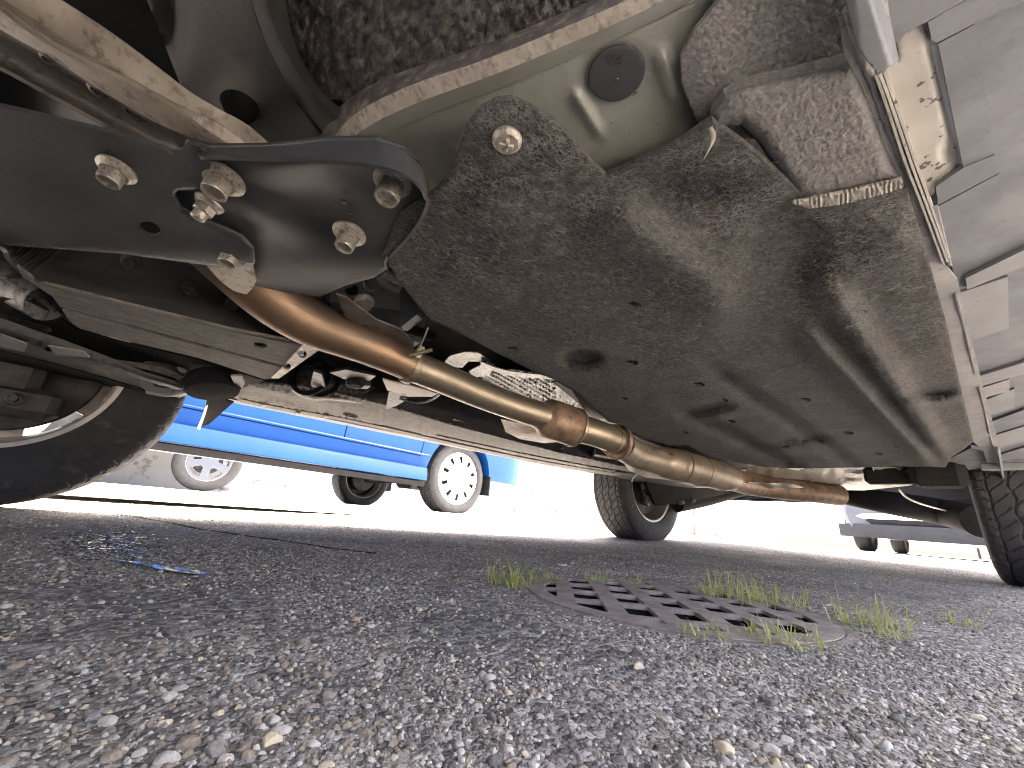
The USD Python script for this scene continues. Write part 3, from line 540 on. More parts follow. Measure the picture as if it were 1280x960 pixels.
S('push_fastener', [placed(revolve([(0, 0), (.0105, 0), (.0105, .002), (.008, .0045), (.0045, .005), (0, .005)], 32, 'z'), pb, (0, 0, -1)), placed(box(.003, .010, .003, (0, 0, .0055), .0006), pb, (0, 0, -1), .5), placed(box(.010, .003, .003, (0, 0, .0055), .0006), pb, (0, 0, -1), .5)], m_bolt, felt)

# --- painted floor panel with its rubber plug
pan_out = [(430, 215), (455, 175), (500, 150), (535, 140), (562, 131), (620, 112), (700, 79), (740, 61), (790, 40), (850, 12), (900, -12), (960, -60), (1000, 40), (960, 120), (885, 171), (851, 186), (800, 206), (757, 222), (700, 240), (600, 280), (520, 300), (470, 300)]
def pan_relief(q):
    z = gauss_line(q, (716, 112), (752, 172), 8, 7, -.006, .2) + gauss_line(q, (826, 60), (850, 136), 11, 10, -.006, .2) + blob(q, (770, 92), 46, 44, .0015, 8)
    return z + blob(q, (540, 210), 60, 40, .012) + gauss_line(q, (757, 226), (890, 174), 9, 9, .010, 0)
pan = S('floor_panel', sheet(pan_out, .372, .002, 5, relief=pan_relief), m_cream, smooth=60)
pc = at(770.5, 92, .3702); plugN = (0, 0, -1)
plug = S('rubber_plug', placed(revolve([(0, 0), (.0178, 0), (.0186, .0006), (.0182, .0018), (.0165, .0024), (0, .0028)], 64, 'z'), pc, plugN), m_plug, pan)
tx = meshkit.text_mesh('5P', .0062, .0005); tx.apply_translation((-tx.bounds[:, 0].mean(), -tx.bounds[:, 1].mean(), 0)); tp = at(768, 75, .3674)
ux = at(790, 74, .3674) - at(750, 76, .3674); ux[2] = 0; ux /= np.linalg.norm(ux); uy = at(768, 60, .3674) - at(768, 90, .3674); uy[2] = 0; uy -= ux * (uy @ ux); uy /= np.linalg.norm(uy)
v = np.array(tx.vertices); tx.vertices = tp - np.outer(v[:, 0], ux) + np.outer(v[:, 1], uy) + np.outer(v[:, 2], [0, 0, -1]); S('raised_lettering', tx, m_plug, plug, smooth=False)
S('plug_nib', placed(revolve([(0, 0), (.0016, 0), (.0010, .0006), (0, .0005)], 16, 'z'), at(771, 100, .3674), plugN), m_plug, plug)

# --- the bulge of the cross member above it, with dirt, and the sealed floor behind
cm = [[(430, 218, .372), (462, 176, .372), (535, 143, .370), (620, 113, .370), (740, 62, .370), (850, 12, .370), (960, -60, .370)], [(420, 195, .376), (452, 160, .372), (525, 126, .366), (615, 95, .364), (735, 45, .364), (840, -2, .364), (940, -70, .364)],
      [(410, 180, .39), (440, 142, .384), (510, 106, .374), (605, 76, .372), (720, 28, .372), (800, -6, .372), (900, -80, .372)], [(400, 170, .42), (425, 128, .415), (490, 92, .405), (590, 62, .40), (690, 22, .40), (780, -18, .40), (860, -90, .40)]]
xm = S('cross_member', loft(cm[:2], 60, .002), m_cream, smooth=60)
S('dirty_flank', loft(cm[1:3], 60, .002), m_creamd, xm, smooth=60)
S('grimy_flank', loft(cm[2:], 60, .002), m_grime, xm, smooth=60)
def bumps(q): return .010 * (meshkit.fbm(np.c_[q * (.16, .07), q[:, :1] * 0], 4, 31) - .5) + .008 * (meshkit.fbm(np.c_[q * .022, q[:, :1] * 0], 2, 33) - .5)
S('sealed_floor', sheet([(330, -60, .47), (345, 30, .46), (372, 85, .45), (400, 120, .44), (430, 128, .425), (480, 112, .415), (530, 90, .41), (600, 68, .405), (690, 32, .405), (790, -10, .405), (880, -90, .41)], None, .004, 3, relief=bumps), m_underdk, smooth=60)
S('side_rail', loft([[(300, -60, .47), (322, 30, .46), (345, 80, .45), (372, 130, .44), (440, 205, .41)], [(318, -60, .44), (340, 30, .43), (362, 76, .42), (392, 120, .41), (470, 190, .39)], [(350, -60, .47), (362, 40, .455), (384, 90, .445), (412, 125, .43), (480, 180, .40)]], 40, .002), m_dark, smooth=60)
S('wheelhouse_panel', sheet([(160, -60, .50), (240, -60, .50), (300, -60, .475), (322, 30, .465), (345, 80, .455), (372, 130, .445), (420, 200, .42), (300, 210, .42), (235, 130, .46)], None, .003, 7, relief=lambda q: blob(q, (302, 130), 26, 22, -.012) + blob(q, (215, 30), 16, 60, .01)), m_dark, smooth=60)
S('rubber_grommet', placed(revolve([(0, 0), (.016, 0), (.013, .008), (.006, .012), (0, .012)], 28, 'z'), at(300, 132, .433), (.2, -.1, -1)), m_bush)

# --- stone-guard coated front floor on the right
def coat(q): return .0017 * (meshkit.fbm(np.c_[q * (.36, .24), q[:, :1] * 0], 4, 41) - .5)
up_out = [(858, -70), (905, -8), (866, 40), (850, 70), (852, 105), (870, 150), (888, 172), (905, 180), (960, 170), (1150, 120), (1100, 20), (1070, -70)]
S('stone_guard_coating', sheet(up_out, .362, .003, 2.6, relief=lambda q: coat(q) * np.clip((q[:, 0] - 846) / 20, .2, 1) + blob(q, (880, 90), 45, 90, -.004)), m_under, smooth=60)
blk = [(886, 168), (889, 140), (905, 118), (930, 107), (985, 96), (1040, 82), (1066, 76), (1090, 120), (1112, 180), (1132, 224), (1118, 232), (1060, 246), (1010, 256), (996, 250), (985, 235), (965, 205), (945, 175), (925, 158), (905, 158)]
def blk_relief(q):
    d = shapely.distance(Polygon(blk).exterior, shapely.points(q)); e = np.clip(d / 24, 0, 1); return coat(q) + .014 * (1 - np.sqrt(1 - (1 - e) ** 2)) + gauss_line(q, (985, 180), (1060, 160), 2.4, 2.4, .0014, .1) + gauss_line(q, (1000, 212), (1080, 186), 2.4, 2.4, .0014, .1)
S('coated_step', sheet(blk, .340, .024, 2.6, relief=blk_relief), m_under, smooth=60)
S('sealant_lip', sheet([(990, 254), (1012, 250), (1060, 240), (1115, 228), (1128, 224), (1130, 234), (1100, 244), (1050, 256), (1010, 261)], .337, .003, 3, relief=lambda q: .0007 * np.sin(q[:, 0] * 1.15)), m_seal, smooth=60)
S('sealant_drip', tube([at(888, 160, .338), at(893, 170, .333), at(889, 182, .327), at(880, 199, .321)], [.0014, .0016, .0008, .0002], 10), m_seal)

# --- sill: seam strips, sealant bead, flange, painted panel, grey cladding
S('sill_panel', sheet([(1094, 97), (1110, 84), (1123, 76), (1121, 52), (1129, 43), (1157, 28), (1164, 52), (1172, 55), (1186, 110), (1197, 170), (1206, 210), (1172, 236), (1160, 250), (1150, 240), (1138, 175), (1118, 120)], .353, .002, 5, relief=lambda q: .010 * np.clip((q[:, 0] - 1150 - (q[:, 1] - 60) * .24) / 30, 0, 1) ** 2 + blob(q, (1186, 192), 8, 14, .004)), m_sill, smooth=60)
for line, zt, nm in (([(1097, 93), (1104, 112), (1117, 152), (1134, 205), (1152, 250), (1181, 330)], .339, 'seam_strip'), ([(1102, 91), (1111, 114), (1125, 156), (1141, 205), (1158, 250), (1186, 327)], .340, 'seam_strip'), ([(1108, 89), (1118, 118), (1132, 158), (1147, 205), (1163, 248), (1188, 322)], .342, 'seam_strip')):
    S(nm, loft([[(x, y, zt) for x, y in line], [(x + 1, y, .356) for x, y in line]], 50, .0014), m_sill if zt > .3395 else m_seal)
for p in ((1122, 168), (1124, 182), (1130, 186)): S('sealant_blob', placed(pebble(int(p[0]), 2), at(*p, .335)), m_seal) if False else None
bead = [(1060, 10), (1068, 40), (1078, 70), (1090, 100), (1100, 128), (1112, 160), (1128, 196), (1138, 222)]
tb = tube([at(x, y, .345) for x, y in bead], .0026, 14, m=110); tb.vertices = tb.vertices + .003 * (meshkit.fbm(np.array(tb.vertices) * 160, 3, 8)[:, None] - .5); S('sealant_bead', tb, m_greyd, smooth=60)
S('sill_flange', sheet([(1100, 236), (1134, 222), (1150, 240), (1182, 332), (1197, 350), (1226, 472), (1250, 560), (1253, 600), (1243, 602), (1228, 562), (1217, 553), (1200, 481), (1182, 401), (1162, 331), (1136, 263), (1105, 262)], .3445, .003, 6, relief=lambda q: .0008 * np.sin(q[:, 1] * .12)), m_greyd, smooth=60)
S('arch_liner', sheet([(1052, -70), (1058, 8), (1068, 44), (1077, 68), (1096, 92), (1124, 75), (1114, 30), (1098, -70)], .331, .003, 4, relief=lambda q: .012 * np.clip((q[:, 0] - (1086 + (q[:, 1]) * .31)) / 16, 0, 1) ** 2 + .008 * np.clip((1072 + q[:, 1] * .1 - q[:, 0]) / 24, 0, 1) ** 2), m_grey, smooth=60)
S('arch_liner', sheet([(1085, -70), (1105, 20), (1119, 60), (1121, 52), (1129, 43), (1157, 28), (1185, 12), (1330, -70)], .3455, .003, 6), m_grey, smooth=60)
S('sill_joint', sheet([(1048, 20), (1062, 20), (1076, 66), (1097, 93), (1106, 118), (1122, 165), (1140, 215), (1152, 250), (1120, 240), (1100, 170), (1078, 110), (1056, 70)], .3445, .002, 5, noise=.002, nsc=90), m_greyd, smooth=60)
clad_l = [(1150, 20), (1163, 50), (1172, 55), (1186, 110), (1206, 210), (1168, 234), (1172, 256), (1190, 334), (1197, 366), (1222, 470), (1226, 484), (1239, 545), (1252, 602)]
S('sill_cladding', sheet(clad_l + [(1330, 580), (1460, 520), (1460, -80), (1300, -60)], .3525, .003, 9), m_grey, smooth=60)
PADS = [([(1173, 55), (1219, 30), (1231, 108), (1242, 193), (1204, 209)], .3475, 'm'), ([(1160, 28), (1184, 13), (1330, -60), (1330, -20), (1219, 29), (1172, 53), (1165, 51)], .3455, 'g'), ([(1170, 233), (1204, 210), (1243, 194), (1249, 216), (1173, 256)], .3455, 'g'), ([(1173, 258), (1249, 217), (1252, 258), (1250, 300), (1190, 330)], .3485, 'm'),
        ([(1207, 348), (1300, 303), (1300, 325), (1209, 362)], .3440, 'l'), ([(1197, 367), (1260, 346), (1261, 410), (1216, 426)], .3480, 'l'), ([(1225, 470), (1300, 447), (1300, 462), (1226, 483)], .3440, 'l'), ([(1227, 485), (1262, 474), (1262, 489), (1231, 497)], .347, 'd'), ([(1232, 500), (1268, 486), (1268, 510), (1236, 520)], .3475, 'l'),
        ([(1237, 528), (1300, 505), (1300, 516), (1239, 538)], .344, 'm'), ([(1241, 545), (1290, 530), (1290, 548), (1244, 562)], .3475, 'l'), ([(1246, 570), (1300, 553), (1300, 564), (1248, 580)], .344, 'm')]
for pts, z, k in PADS: S('cladding_rib', sheet(pts, .3525 - (.3525 - z) * .5, .004, 8), {'m': m_grey, 'g': m_grey, 'l': m_greyl, 'd': m_greyd}[k])
for line in ([(1172, 256), (1181, 292), (1190, 332)], [(1197, 367), (1209, 415), (1221, 468)], [(1226, 484), (1233, 515), (1239, 543)], [(1240, 547), (1246, 570), (1251, 598)]):
    S('cladding_lip', loft([[(x - 1, y, .3425) for x, y in line], [(x + 1, y, .354) for x, y in line]], 20, .0016), m_greyl)

# --- black subframe with its bracket and bolts
sf_out = [(-60, 118), (0, 134), (60, 148), (140, 167), (205, 187), (217, 195), (238, 181), (250, 184), (262, 196), (262, 214), (250, 236), (222, 238), (217, 246), (226, 262), (246, 274), (280, 287), (302, 297), (316, 312), (318, 330), (285, 335), (150, 317), (0, 306), (-60, 302)]
sf_hole = affinity.rotate(affinity.scale(Point(187, 286).buffer(1, 16), 14, 8.5), 18)
subf = S('subframe', sheet(sf_out, .338, .004, 5, holes=[sf_hole], relief=lambda q: gauss_line(q, (-60, 298), (330, 330), 26, 24, -.008, 0) + blob(q, (120, 230), 90, 40, .004)), m_black, smooth=60)
br_out = [(232, 176), (262, 184), (330, 183), (400, 175), (470, 174), (505, 186), (524, 205), (536, 236), (530, 264), (513, 291), (483, 321), (487, 334), (468, 347), (432, 357), (400, 371), (350, 364), (318, 357), (308, 330), (230, 300), (205, 250)]
S('subframe_bracket', sheet(br_out, .347, .004, 5, relief=lambda q: blob(q, (330, 268), 70, 22, -.008, 2, .45) + blob(q, (420, 335), 80, 26, -.007) + blob(q, (415, 250), 70, 50, .008) + blob(q, (385, 205), 55, 20, -.010, 2, -.1)), m_black, subf, smooth=60)
S('bracket_flange', loft([[(246, 184, .348), (330, 183, .348), (400, 175, .348), (470, 174, .348), (508, 187, .347), (530, 212, .346), (537, 238, .345), (531, 264, .345), (513, 292, .346), (483, 322, .347), (487, 335, .347)], [(248, 195, .332), (330, 197, .326), (400, 200, .322), (462, 204, .320), (500, 213, .321), (526, 230, .323), (535, 246, .326), (529, 268, .330), (511, 295, .334), (482, 324, .338), (484, 337, .342)]], 70, .0028), m_black, subf, smooth=60)
S('bracket_tab', sheet([(258, 332), (290, 336), (314, 326), (320, 352), (316, 360), (308, 368), (292, 364), (276, 352)], .335, .003, 5), m_tan, subf)
for x, y, z, r, hx, h in ((147, 211, .336, .0140, .0090, .012), (278, 222, .343, .0185, .0112, .015), (291, 315, .340, .0165, .0105, .013), (437, 291, .341, .0165, .0100, .016), (491, 226, .348, .0165, .0110, .018)):
    S('bolt', placed(flange_bolt(r, hx, h), at(x, y, z), (-.10, -.05, -1), .4), m_bolt, subf, smooth=25)
sp = at(263, 252, .340)
S('stud_nut', [placed(flange_bolt(.0125, .0092, .009), sp, (-.25, .25, -1)), placed(revolve([(0, .010), (.0062, .010), (.0062, .020), (.0050, .0215), (0, .0215)], 24, 'z'), sp, (-.25, .25, -1))], m_bolt, subf, smooth=25)
for p in ((430, 252), (437, 266)): S('rivet', placed(revolve([(0, 0), (.0032, 0), (.0018, .0006), (0, .0006)], 16, 'z'), at(*p, .352), (0, 0, -1)), m_dark, subf)

# --- weathered cross brace behind the subframe
e_top = [(0, -50, .43), (77, 0, .42), (134, 37, .41), (188, 77, .40), (235, 114, .39), (269, 134, .384), (302, 151, .378), (345, 188, .372)]
e_gr = [(-60, -40, .415), (34, 18, .408), (101, 62, .398), (168, 100, .388), (235, 137, .38), (269, 148, .376), (325, 190, .368)]
e_cr = [(-60, -42, .392), (0, 5, .388), (50, 42, .384), (101, 70, .38), (168, 103, .374), (208, 123, .37), (235, 144, .367), (262, 165, .364), (312, 194, .358)]
e_lo = [(-60, 0, .392), (0, 37, .388), (67, 74, .384), (134, 118, .378), (202, 158, .372), (235, 170, .368), (270, 190, .364)]
e_web = [(-60, 8, .412), (0, 44, .408), (67, 82, .402), (134, 124, .394), (200, 163, .386), (228, 178, .38), (262, 196, .375)]
e_lip = [(-60, 50, .405), (0, 78, .40), (67, 115, .394), (134, 152, .386), (186, 180, .378), (208, 186, .375), (240, 198, .37)]
e_lp2 = [(-60, 54, .392), (0, 82, .388), (67, 119, .383), (134, 156, .376), (186, 184, .370), (206, 190, .368), (238, 202, .366)]
brace = S('cross_brace', loft([e_top, e_gr, [(x, y + 2, z - .004) for x, y, z in e_gr], e_cr, [(x - 1, y + 8, z - .002) for x, y, z in e_cr], e_lo], 80, .003), m_tan, smooth=32)
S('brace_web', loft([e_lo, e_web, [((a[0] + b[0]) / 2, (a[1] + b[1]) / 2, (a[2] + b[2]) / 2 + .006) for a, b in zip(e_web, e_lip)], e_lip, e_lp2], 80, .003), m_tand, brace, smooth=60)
for x, y, r in ((122, 112, .007), (168, 140, .009), (60, 72, .005)): S('brace_dimple', placed(revolve([(r * .5, 0), (r, 0), (r * .9, .002), (r * .5, .003), (r * .5, 0)], 24, 'z'), at(x, y, .386), (-.2, 0, -1)), m_tand, brace)
S('steering_gear', sheet([(-80, 60), (0, 88), (130, 158), (205, 190), (215, 205), (120, 200), (-80, 150)], .43, .01, 8, relief=lambda q: .01 * np.sin(q[:, 0] * .03)), m_dark, smooth=60)

# --- exhaust: front pipe, clamp, muffler, resonator, tail
fp = [at(240, 280, .415), at(275, 310, .398), at(318, 352, .376), at(350, 380, .362), at(392, 406, .349), at(445, 426, .340), at(480, 441, .335), at(512, 456, .331), at(545, 469, .329)]
pipe = S('exhaust_pipe', tube(fp[:8], [.040, .041, .041, .040, .038, .0335, .0312, .0300], 44, m=80), m_copper, smooth=60)
mp = [at(508, 455, .331), at(545, 469, .329), at(600, 493, .325), at(650, 511, .321), at(680, 520, .318)]
S('middle_pipe', tube(mp, [.0295, .0300, .0305, .0310, .032], 40, m=60), m_steel, pipe, smooth=60)
cdir = (mp[1] - fp[6]) / np.linalg.norm(mp[1] - fp[6]); cpos = at(513, 457, .331)
S('pipe_clamp', [placed(revolve([(.0300, -.006), (.0335, -.006), (.0345, -.003), (.0345, .003), (.0335, .006), (.0300, .006), (.0300, -.006)], 48, 'z'), cpos, cdir), placed(box(.010, .024, .012, (0, 0, 0), .002), at(524, 440, .338), cdir, .4), placed(trimesh.creation.cylinder(radius=.0032, height=.04, sections=12), at(526, 441, .334), (.6, -.6, .3))], m_steel, pipe)
S('guide_wire', tube([at(519, 444, .338), at(528, 428, .345), at(535, 410, .352)], .0014, 8), m_alloy, pipe)
u0, u1 = at(668, 517, .319), at(712, 532, .312); mu = [u0 * (1 - k) + u1 * k for k in (0, .22, .30, .36, .8, 1.0, 1.16, 1.22, 1.32)]
muf = S('flex_muffler', tube(mu, [.031, .034, .044, .049, .049, .049, .048, .040, .036], 44, smooth=1, m=40), m_rust, pipe, smooth=60)
rg = (u1 - u0) / np.linalg.norm(u1 - u0)
S('muffler_seam', placed(revolve([(.046, -.004), (.0510, -.004), (.0516, 0), (.0510, .004), (.046, .004), (.046, -.004)], 48, 'z'), u1 * 1.12 - u0 * .12, rg), m_steel, muf)
S('muffler_shell', sheet([(626, 524), (640, 527), (672, 533), (712, 540), (724, 538), (728, 544), (705, 552), (680, 554), (650, 549), (632, 540)], .300, .003, 4, relief=lambda q: blob(q, (675, 545), 45, 10, -.010)), m_rust, pipe, smooth=60)
jp = [u1 * 1.2 - u0 * .2, at(745, 541, .308), at(765, 549, .306), at(775, 553, .305)]
S('joint_pipe', tube(jp, [.036, .036, .036, .037], 36, m=30), m_steel, pipe, smooth=60)
S('joint_flange', [placed(revolve([(.030, -.007), (.050, -.006), (.052, 0), (.050, .006), (.030, .007), (.030, -.007)], 40, 'z'), at(772, 552, .306), rg), placed(flange_bolt(.013, .009, .012), at(776, 545, .318), -rg), placed(flange_bolt(.013, .009, .012), at(771, 560, .295), -rg), placed(revolve([(.038, -.003), (.043, -.003), (.043, .003), (.038, .003), (.038, -.003)], 40, 'z'), at(764, 549, .307), rg)], m_rust, pipe)
rs = [at(776, 556, .304), at(790, 566, .302), at(815, 574, .300), at(826, 577, .300), at(832, 578, .300), at(870, 587, .298), at(905, 596, .297), at(915, 598, .297)]
S('resonator', tube(rs, [.040, .043, .044, .045, .055, .055, .053, .046], 36, smooth=1, m=60), m_dull, pipe, smooth=60)
for a in ((849, 581), (873, 588), (900, 595)): S('weld_ring', placed(revolve([(.053, -.004), (.0572, -.003), (.0577, 0), (.0572, .003), (.053, .004), (.053, -.004)], 40, 'z'), at(*a, .298), (rs[6] - rs[4])), m_rust, pipe)
tp_ = [at(905, 596, .297), at(935, 605, .297), at(970, 610, .299), at(1010, 614, .302), at(1040, 618, .303), at(1049, 619, .303)]
S('tail_pipe', tube(tp_, [.043, .047, .047, .047, .048, .046], 32, m=50), m_rust, pipe, smooth=60)
S('resonator_shield', sheet([(768, 562), (785, 572), (800, 584), (840, 590), (880, 596), (925, 603), (990, 606), (1005, 610), (960, 611), (900, 604), (845, 601), (808, 597), (786, 588)], .288, .003, 5, relief=lambda q: .004 * np.sin(q[:, 0] * .22)), m_shield, pipe, smooth=60)
S('shield_edge', loft([[(838, 566, .325), (870, 575, .323), (912, 588, .320)], [(838, 568, .318), (870, 578, .316), (912, 591, .313)]], 20, .003), m_copper, pipe)
S('front_shield', sheet([(420, 368), (432, 372), (470, 400), (500, 412), (516, 428), (520, 446), (508, 452), (490, 430), (455, 415), (430, 395)], .362, .003, 5, relief=lambda q: blob(q, (475, 408), 40, 12, -.008)), m_tand, pipe, smooth=60)
S('hanger_plate', [sheet([(478, 474), (492, 478), (520, 484), (548, 492), (540, 496), (510, 496), (484, 488)], .312, .003, 4)], m_shield, pipe)
S('hanger_bracket', [sheet([(486, 490), (500, 486), (508, 500), (494, 508), (482, 512)], .315, .004, 4), tube([at(500, 498, .312), at(520, 505, .310), at(540, 500, .312), at(550, 492, .314)], .003, 8)], m_cast, pipe)

# --- tunnel: roof, foil shields, gearbox parts
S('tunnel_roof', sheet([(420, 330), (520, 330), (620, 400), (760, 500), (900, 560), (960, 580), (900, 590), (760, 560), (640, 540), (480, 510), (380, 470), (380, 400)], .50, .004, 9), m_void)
foil = S('tunnel_heat_shield', sheet([(640, 462), (690, 470), (720, 488), (760, 516), (740, 528), (700, 515), (650, 505), (610, 490), (600, 470)], .452, .003, 1.8, relief=lambda q: .0045 * np.sin(q[:, 0] * .95) * np.sin(q[:, 1] * 1.15 + q[:, 0] * .3) * (q[:, 0] < 694) + .0035 * np.sin((q[:, 0] + q[:, 1]) * .9) * (q[:, 0] > 700)), m_foil, smooth=60)
S('shield_fold', sheet([(556, 452), (562, 445), (580, 440), (598, 441), (612, 450), (600, 452), (585, 452), (578, 460), (560, 458)], .44, .003, 3, relief=lambda q: blob(q, (585, 442), 25, 5, -.01)), m_foil, foil, smooth=60)
S('shield_fold', sheet([(586, 464), (610, 452), (618, 458), (612, 470), (592, 472)], .435, .003, 3), m_foil, foil)
S('shield_fold', loft([[(600, 452, .43), (625, 462, .43), (650, 466, .435), (690, 470, .435)], [(602, 458, .44), (627, 468, .44), (652, 472, .44), (690, 474, .44)]], 40, .003), m_foil, foil)
S('shield_stay', loft([[(690, 478, .40), (716, 498, .39), (742, 524, .38)], [(704, 476, .40), (730, 498, .39), (756, 522, .38)]], 14, .004), m_tunnel)
S('floor_brace', sheet([(716, 490), (722, 486), (760, 510), (770, 520), (745, 525), (730, 512)], .352, .004, 5), m_tunnel)
rest = [(745, 505, .37), (790, 545, .36), (830, 560, .36), (870, 570, .36), (910, 590, .35), (925, 600, .34)]
S('tunnel_edge', loft([rest, [(x - 14, y + 18, z + .06) for x, y, z in rest]], 40, .004), m_dark)
gb = S('gearbox', trimesh.boolean.union([placed(box(.16, .12, .10, (0, 0, 0), .025), at(470, 372, .43), (.2, .3, -1)), placed(box(.10, .09, .12, (0, 0, 0), .02), at(500, 395, .45), (.1, .5, -1)), placed(trimesh.creation.cylinder(radius=.03, height=.09, sections=28), at(488, 394, .42), (.7, .5, 0)), placed(box(.07, .05, .06, (0, 0, 0), .012), at(440, 365, .42), (.4, .2, -1))], engine='manifold'), m_dark, smooth=30)
S('gearbox_bolt', placed(flange_bolt(.016, .010, .010), at(455, 377, .385), (.2, -.6, -1)), m_bolt, gb, smooth=25)
S('coolant_hose', tube([at(438, 360, .41), at(470, 395, .40), at(505, 410, .40), at(540, 420, .41)], .010, 14), m_bush, gb)
for a, b in (((480, 390), (490, 384)), ((488, 396), (498, 390)), ((470, 352), (500, 358))): S('hose_clip', placed(revolve([(.016, -.004), (.020, -.004), (.020, .004), (.016, .004), (.016, -.004)], 24, 'z'), at(*a, .40), (.7, .6, 0)), m_cast, gb)
S('mount_tab', sheet([(470, 348), (482, 340), (505, 356), (498, 368), (478, 360)], .36, .004, 4), m_tand, gb)
dr = S('drive_shaft_joint', tube([at(370, 475, .38), at(390, 478, .38), at(420, 482, .38), at(470, 494, .385), at(500, 505, .39)], [.035, .05, .04, .030, .034], 26, smooth=1, m=30), m_cast, smooth=60)
for c, r in (((388, 470), .052), ((404, 476), .045)): S('boot_ring', placed(revolve([(r * .8, -.006), (r, -.004), (r, .004), (r * .8, .006), (r * .8, -.006)], 30, 'z'), at(*c, .38), (.5, .6, 0)), m_bush, dr)
S('mount_arm', [sheet([(392, 464), (402, 468), (408, 490), (396, 492), (388, 480)], .352, .006, 4), tube([at(372, 488, .36), at(390, 494, .358), at(408, 496, .36)], .003, 8), placed(box(.05, .05, .03, (0, 0, 0), .008), at(448, 478, .37), (.2, .2, -1)), sheet([(412, 466), (432, 462), (470, 470), (462, 476), (430, 474)], .37, .006, 4)], m_cast, dr)

# --- engine under-tray and the parts on the far front corner
tA = [(-40, 300), (8, 306), (13, 328), (45, 352), (160, 381), (285, 411), (372, 428), (385, 428)]
S('engine_undertray', loft([[(-40, 270, .43), (8, 292, .43), (100, 300, .43), (250, 335, .43), (330, 365, .43), (380, 395, .43), (402, 424, .42)], [(x, y, .322) for x, y in tA]], 60, .004), m_tray, smooth=60)
tray2 = [(8, 312), (14, 328), (45, 352), (160, 381), (285, 411), (372, 428), (386, 429), (366, 448), (345, 472), (330, 474), (250, 448), (150, 424), (100, 411), (86, 400), (66, 371), (28, 346)]
sl = affinity.rotate(affinity.scale(Point(325, 432).buffer(1, 12), 9, 3.6), 8)
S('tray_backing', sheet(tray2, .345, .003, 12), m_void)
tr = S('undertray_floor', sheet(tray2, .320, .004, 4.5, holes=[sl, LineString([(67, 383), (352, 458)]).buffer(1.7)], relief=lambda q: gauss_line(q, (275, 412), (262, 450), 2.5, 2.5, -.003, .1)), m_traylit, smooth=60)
S('tray_end_strip', sheet([(382, 428), (390, 427), (401, 436), (349, 473), (338, 473), (352, 460)], .316, .004, 4, holes=[affinity.scale(Point(378, 443).buffer(1, 12), 5.5, 4.5), affinity.scale(Point(359, 458).buffer(1, 12), 5, 3.6)]), m_tan, tr)
for p in ((165, 327), (292, 380), (240, 360)): S('tray_bolt', placed(flange_bolt(.012, .008, .006), at(*p, .372), (-.1, -.6, -.5)), m_dark, tr)
S('engine_block', trimesh.boolean.union([placed(box(.20, .16, .10, (0, 0, 0), .03), at(10, 352, .40), (.1, -.3, -1)), placed(box(.10, .10, .08, (0, 0, 0), .02), at(-30, 372, .38), (0, -.3, -1)), placed(trimesh.creation.cylinder(radius=.032, height=.10, sections=26), at(30, 362, .375), (.6, -.4, -.3))], engine='manifold'), m_cast, smooth=30)
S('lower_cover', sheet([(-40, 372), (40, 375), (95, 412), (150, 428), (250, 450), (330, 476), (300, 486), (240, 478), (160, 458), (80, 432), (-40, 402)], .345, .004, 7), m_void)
arm_o = [(-60, 392), (0, 407), (32, 418), (75, 432), (130, 452), (180, 472), (230, 486), (238, 492), (225, 497), (190, 492), (140, 476), (70, 456), (0, 440), (-60, 428)]
armh = [affinity.rotate(affinity.scale(Point(61, 437).buffer(1, 12), 7, 2.6), 14)]
arm = S('control_arm', sheet(arm_o, .305, .012, 5, holes=armh, relief=lambda q: gauss_line(q, (-40, 405), (230, 488), 7, 5, -.010, 0) + .004), m_tunnel, smooth=60)
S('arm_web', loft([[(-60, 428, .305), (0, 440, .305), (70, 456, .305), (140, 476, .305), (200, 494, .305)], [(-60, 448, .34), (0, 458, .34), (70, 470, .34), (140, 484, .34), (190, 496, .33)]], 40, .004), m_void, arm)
for q in ([(60, 432), (105, 440), (112, 447), (70, 444)], [(0, 418), (34, 430), (30, 440), (0, 434)]): S('arm_patch', sheet([(x, y) for x, y in q], .2935, .002, 4), m_greyd, arm)
S('arm_brace', loft([[(110, 444, .335), (150, 450, .33), (200, 458, .328), (230, 470, .325)], [(112, 450, .325), (150, 456, .32), (195, 464, .318), (226, 476, .316)]], 20, .005), m_tand, arm)
S('bush_housing', placed(revolve([(.022, -.018), (.045, -.018), (.047, 0), (.045, .018), (.022, .018), (.022, -.018)], 36, 'z'), at(206, 470, .325), (.3, -.5, -1)), m_tray, arm)
S('link_stay', tube([at(185, 489, .30), at(212, 493, .297), at(232, 488, .30)], [.007, .009, .006], 12), m_greyd, arm)
S('rubber_bush', placed(revolve([(0, -.02), (.052, -.018), (.056, 0), (.050, .02), (0, .024)], 40, 'z'), at(267, 480, .315), (.2, -.25, -1)), m_bush, smooth=60)
S('bush_bracket', [sheet([(288, 470), (302, 470), (306, 480), (300, 490), (284, 492), (294, 482)], .318, .004, 4), tube([at(204, 464, .34), at(220, 458, .345), at(236, 470, .33)], .008, 12)], m_greyd)
S('air_deflector', loft([[(260, 492, .312), (276, 498, .310), (292, 503, .308)], [(256, 512, .288), (266, 515, .286), (276, 517, .285)], [(250, 534, .264), (254, 533, .264), (259, 531, .265)]], 14, .004), m_void)
S('deflector_edge', loft([[(259, 494, .314), (256, 512, .286), (246, 536, .260)], [(262, 494, .314), (259, 512, .286), (250, 537, .260)]], 12, .003), m_alloy)

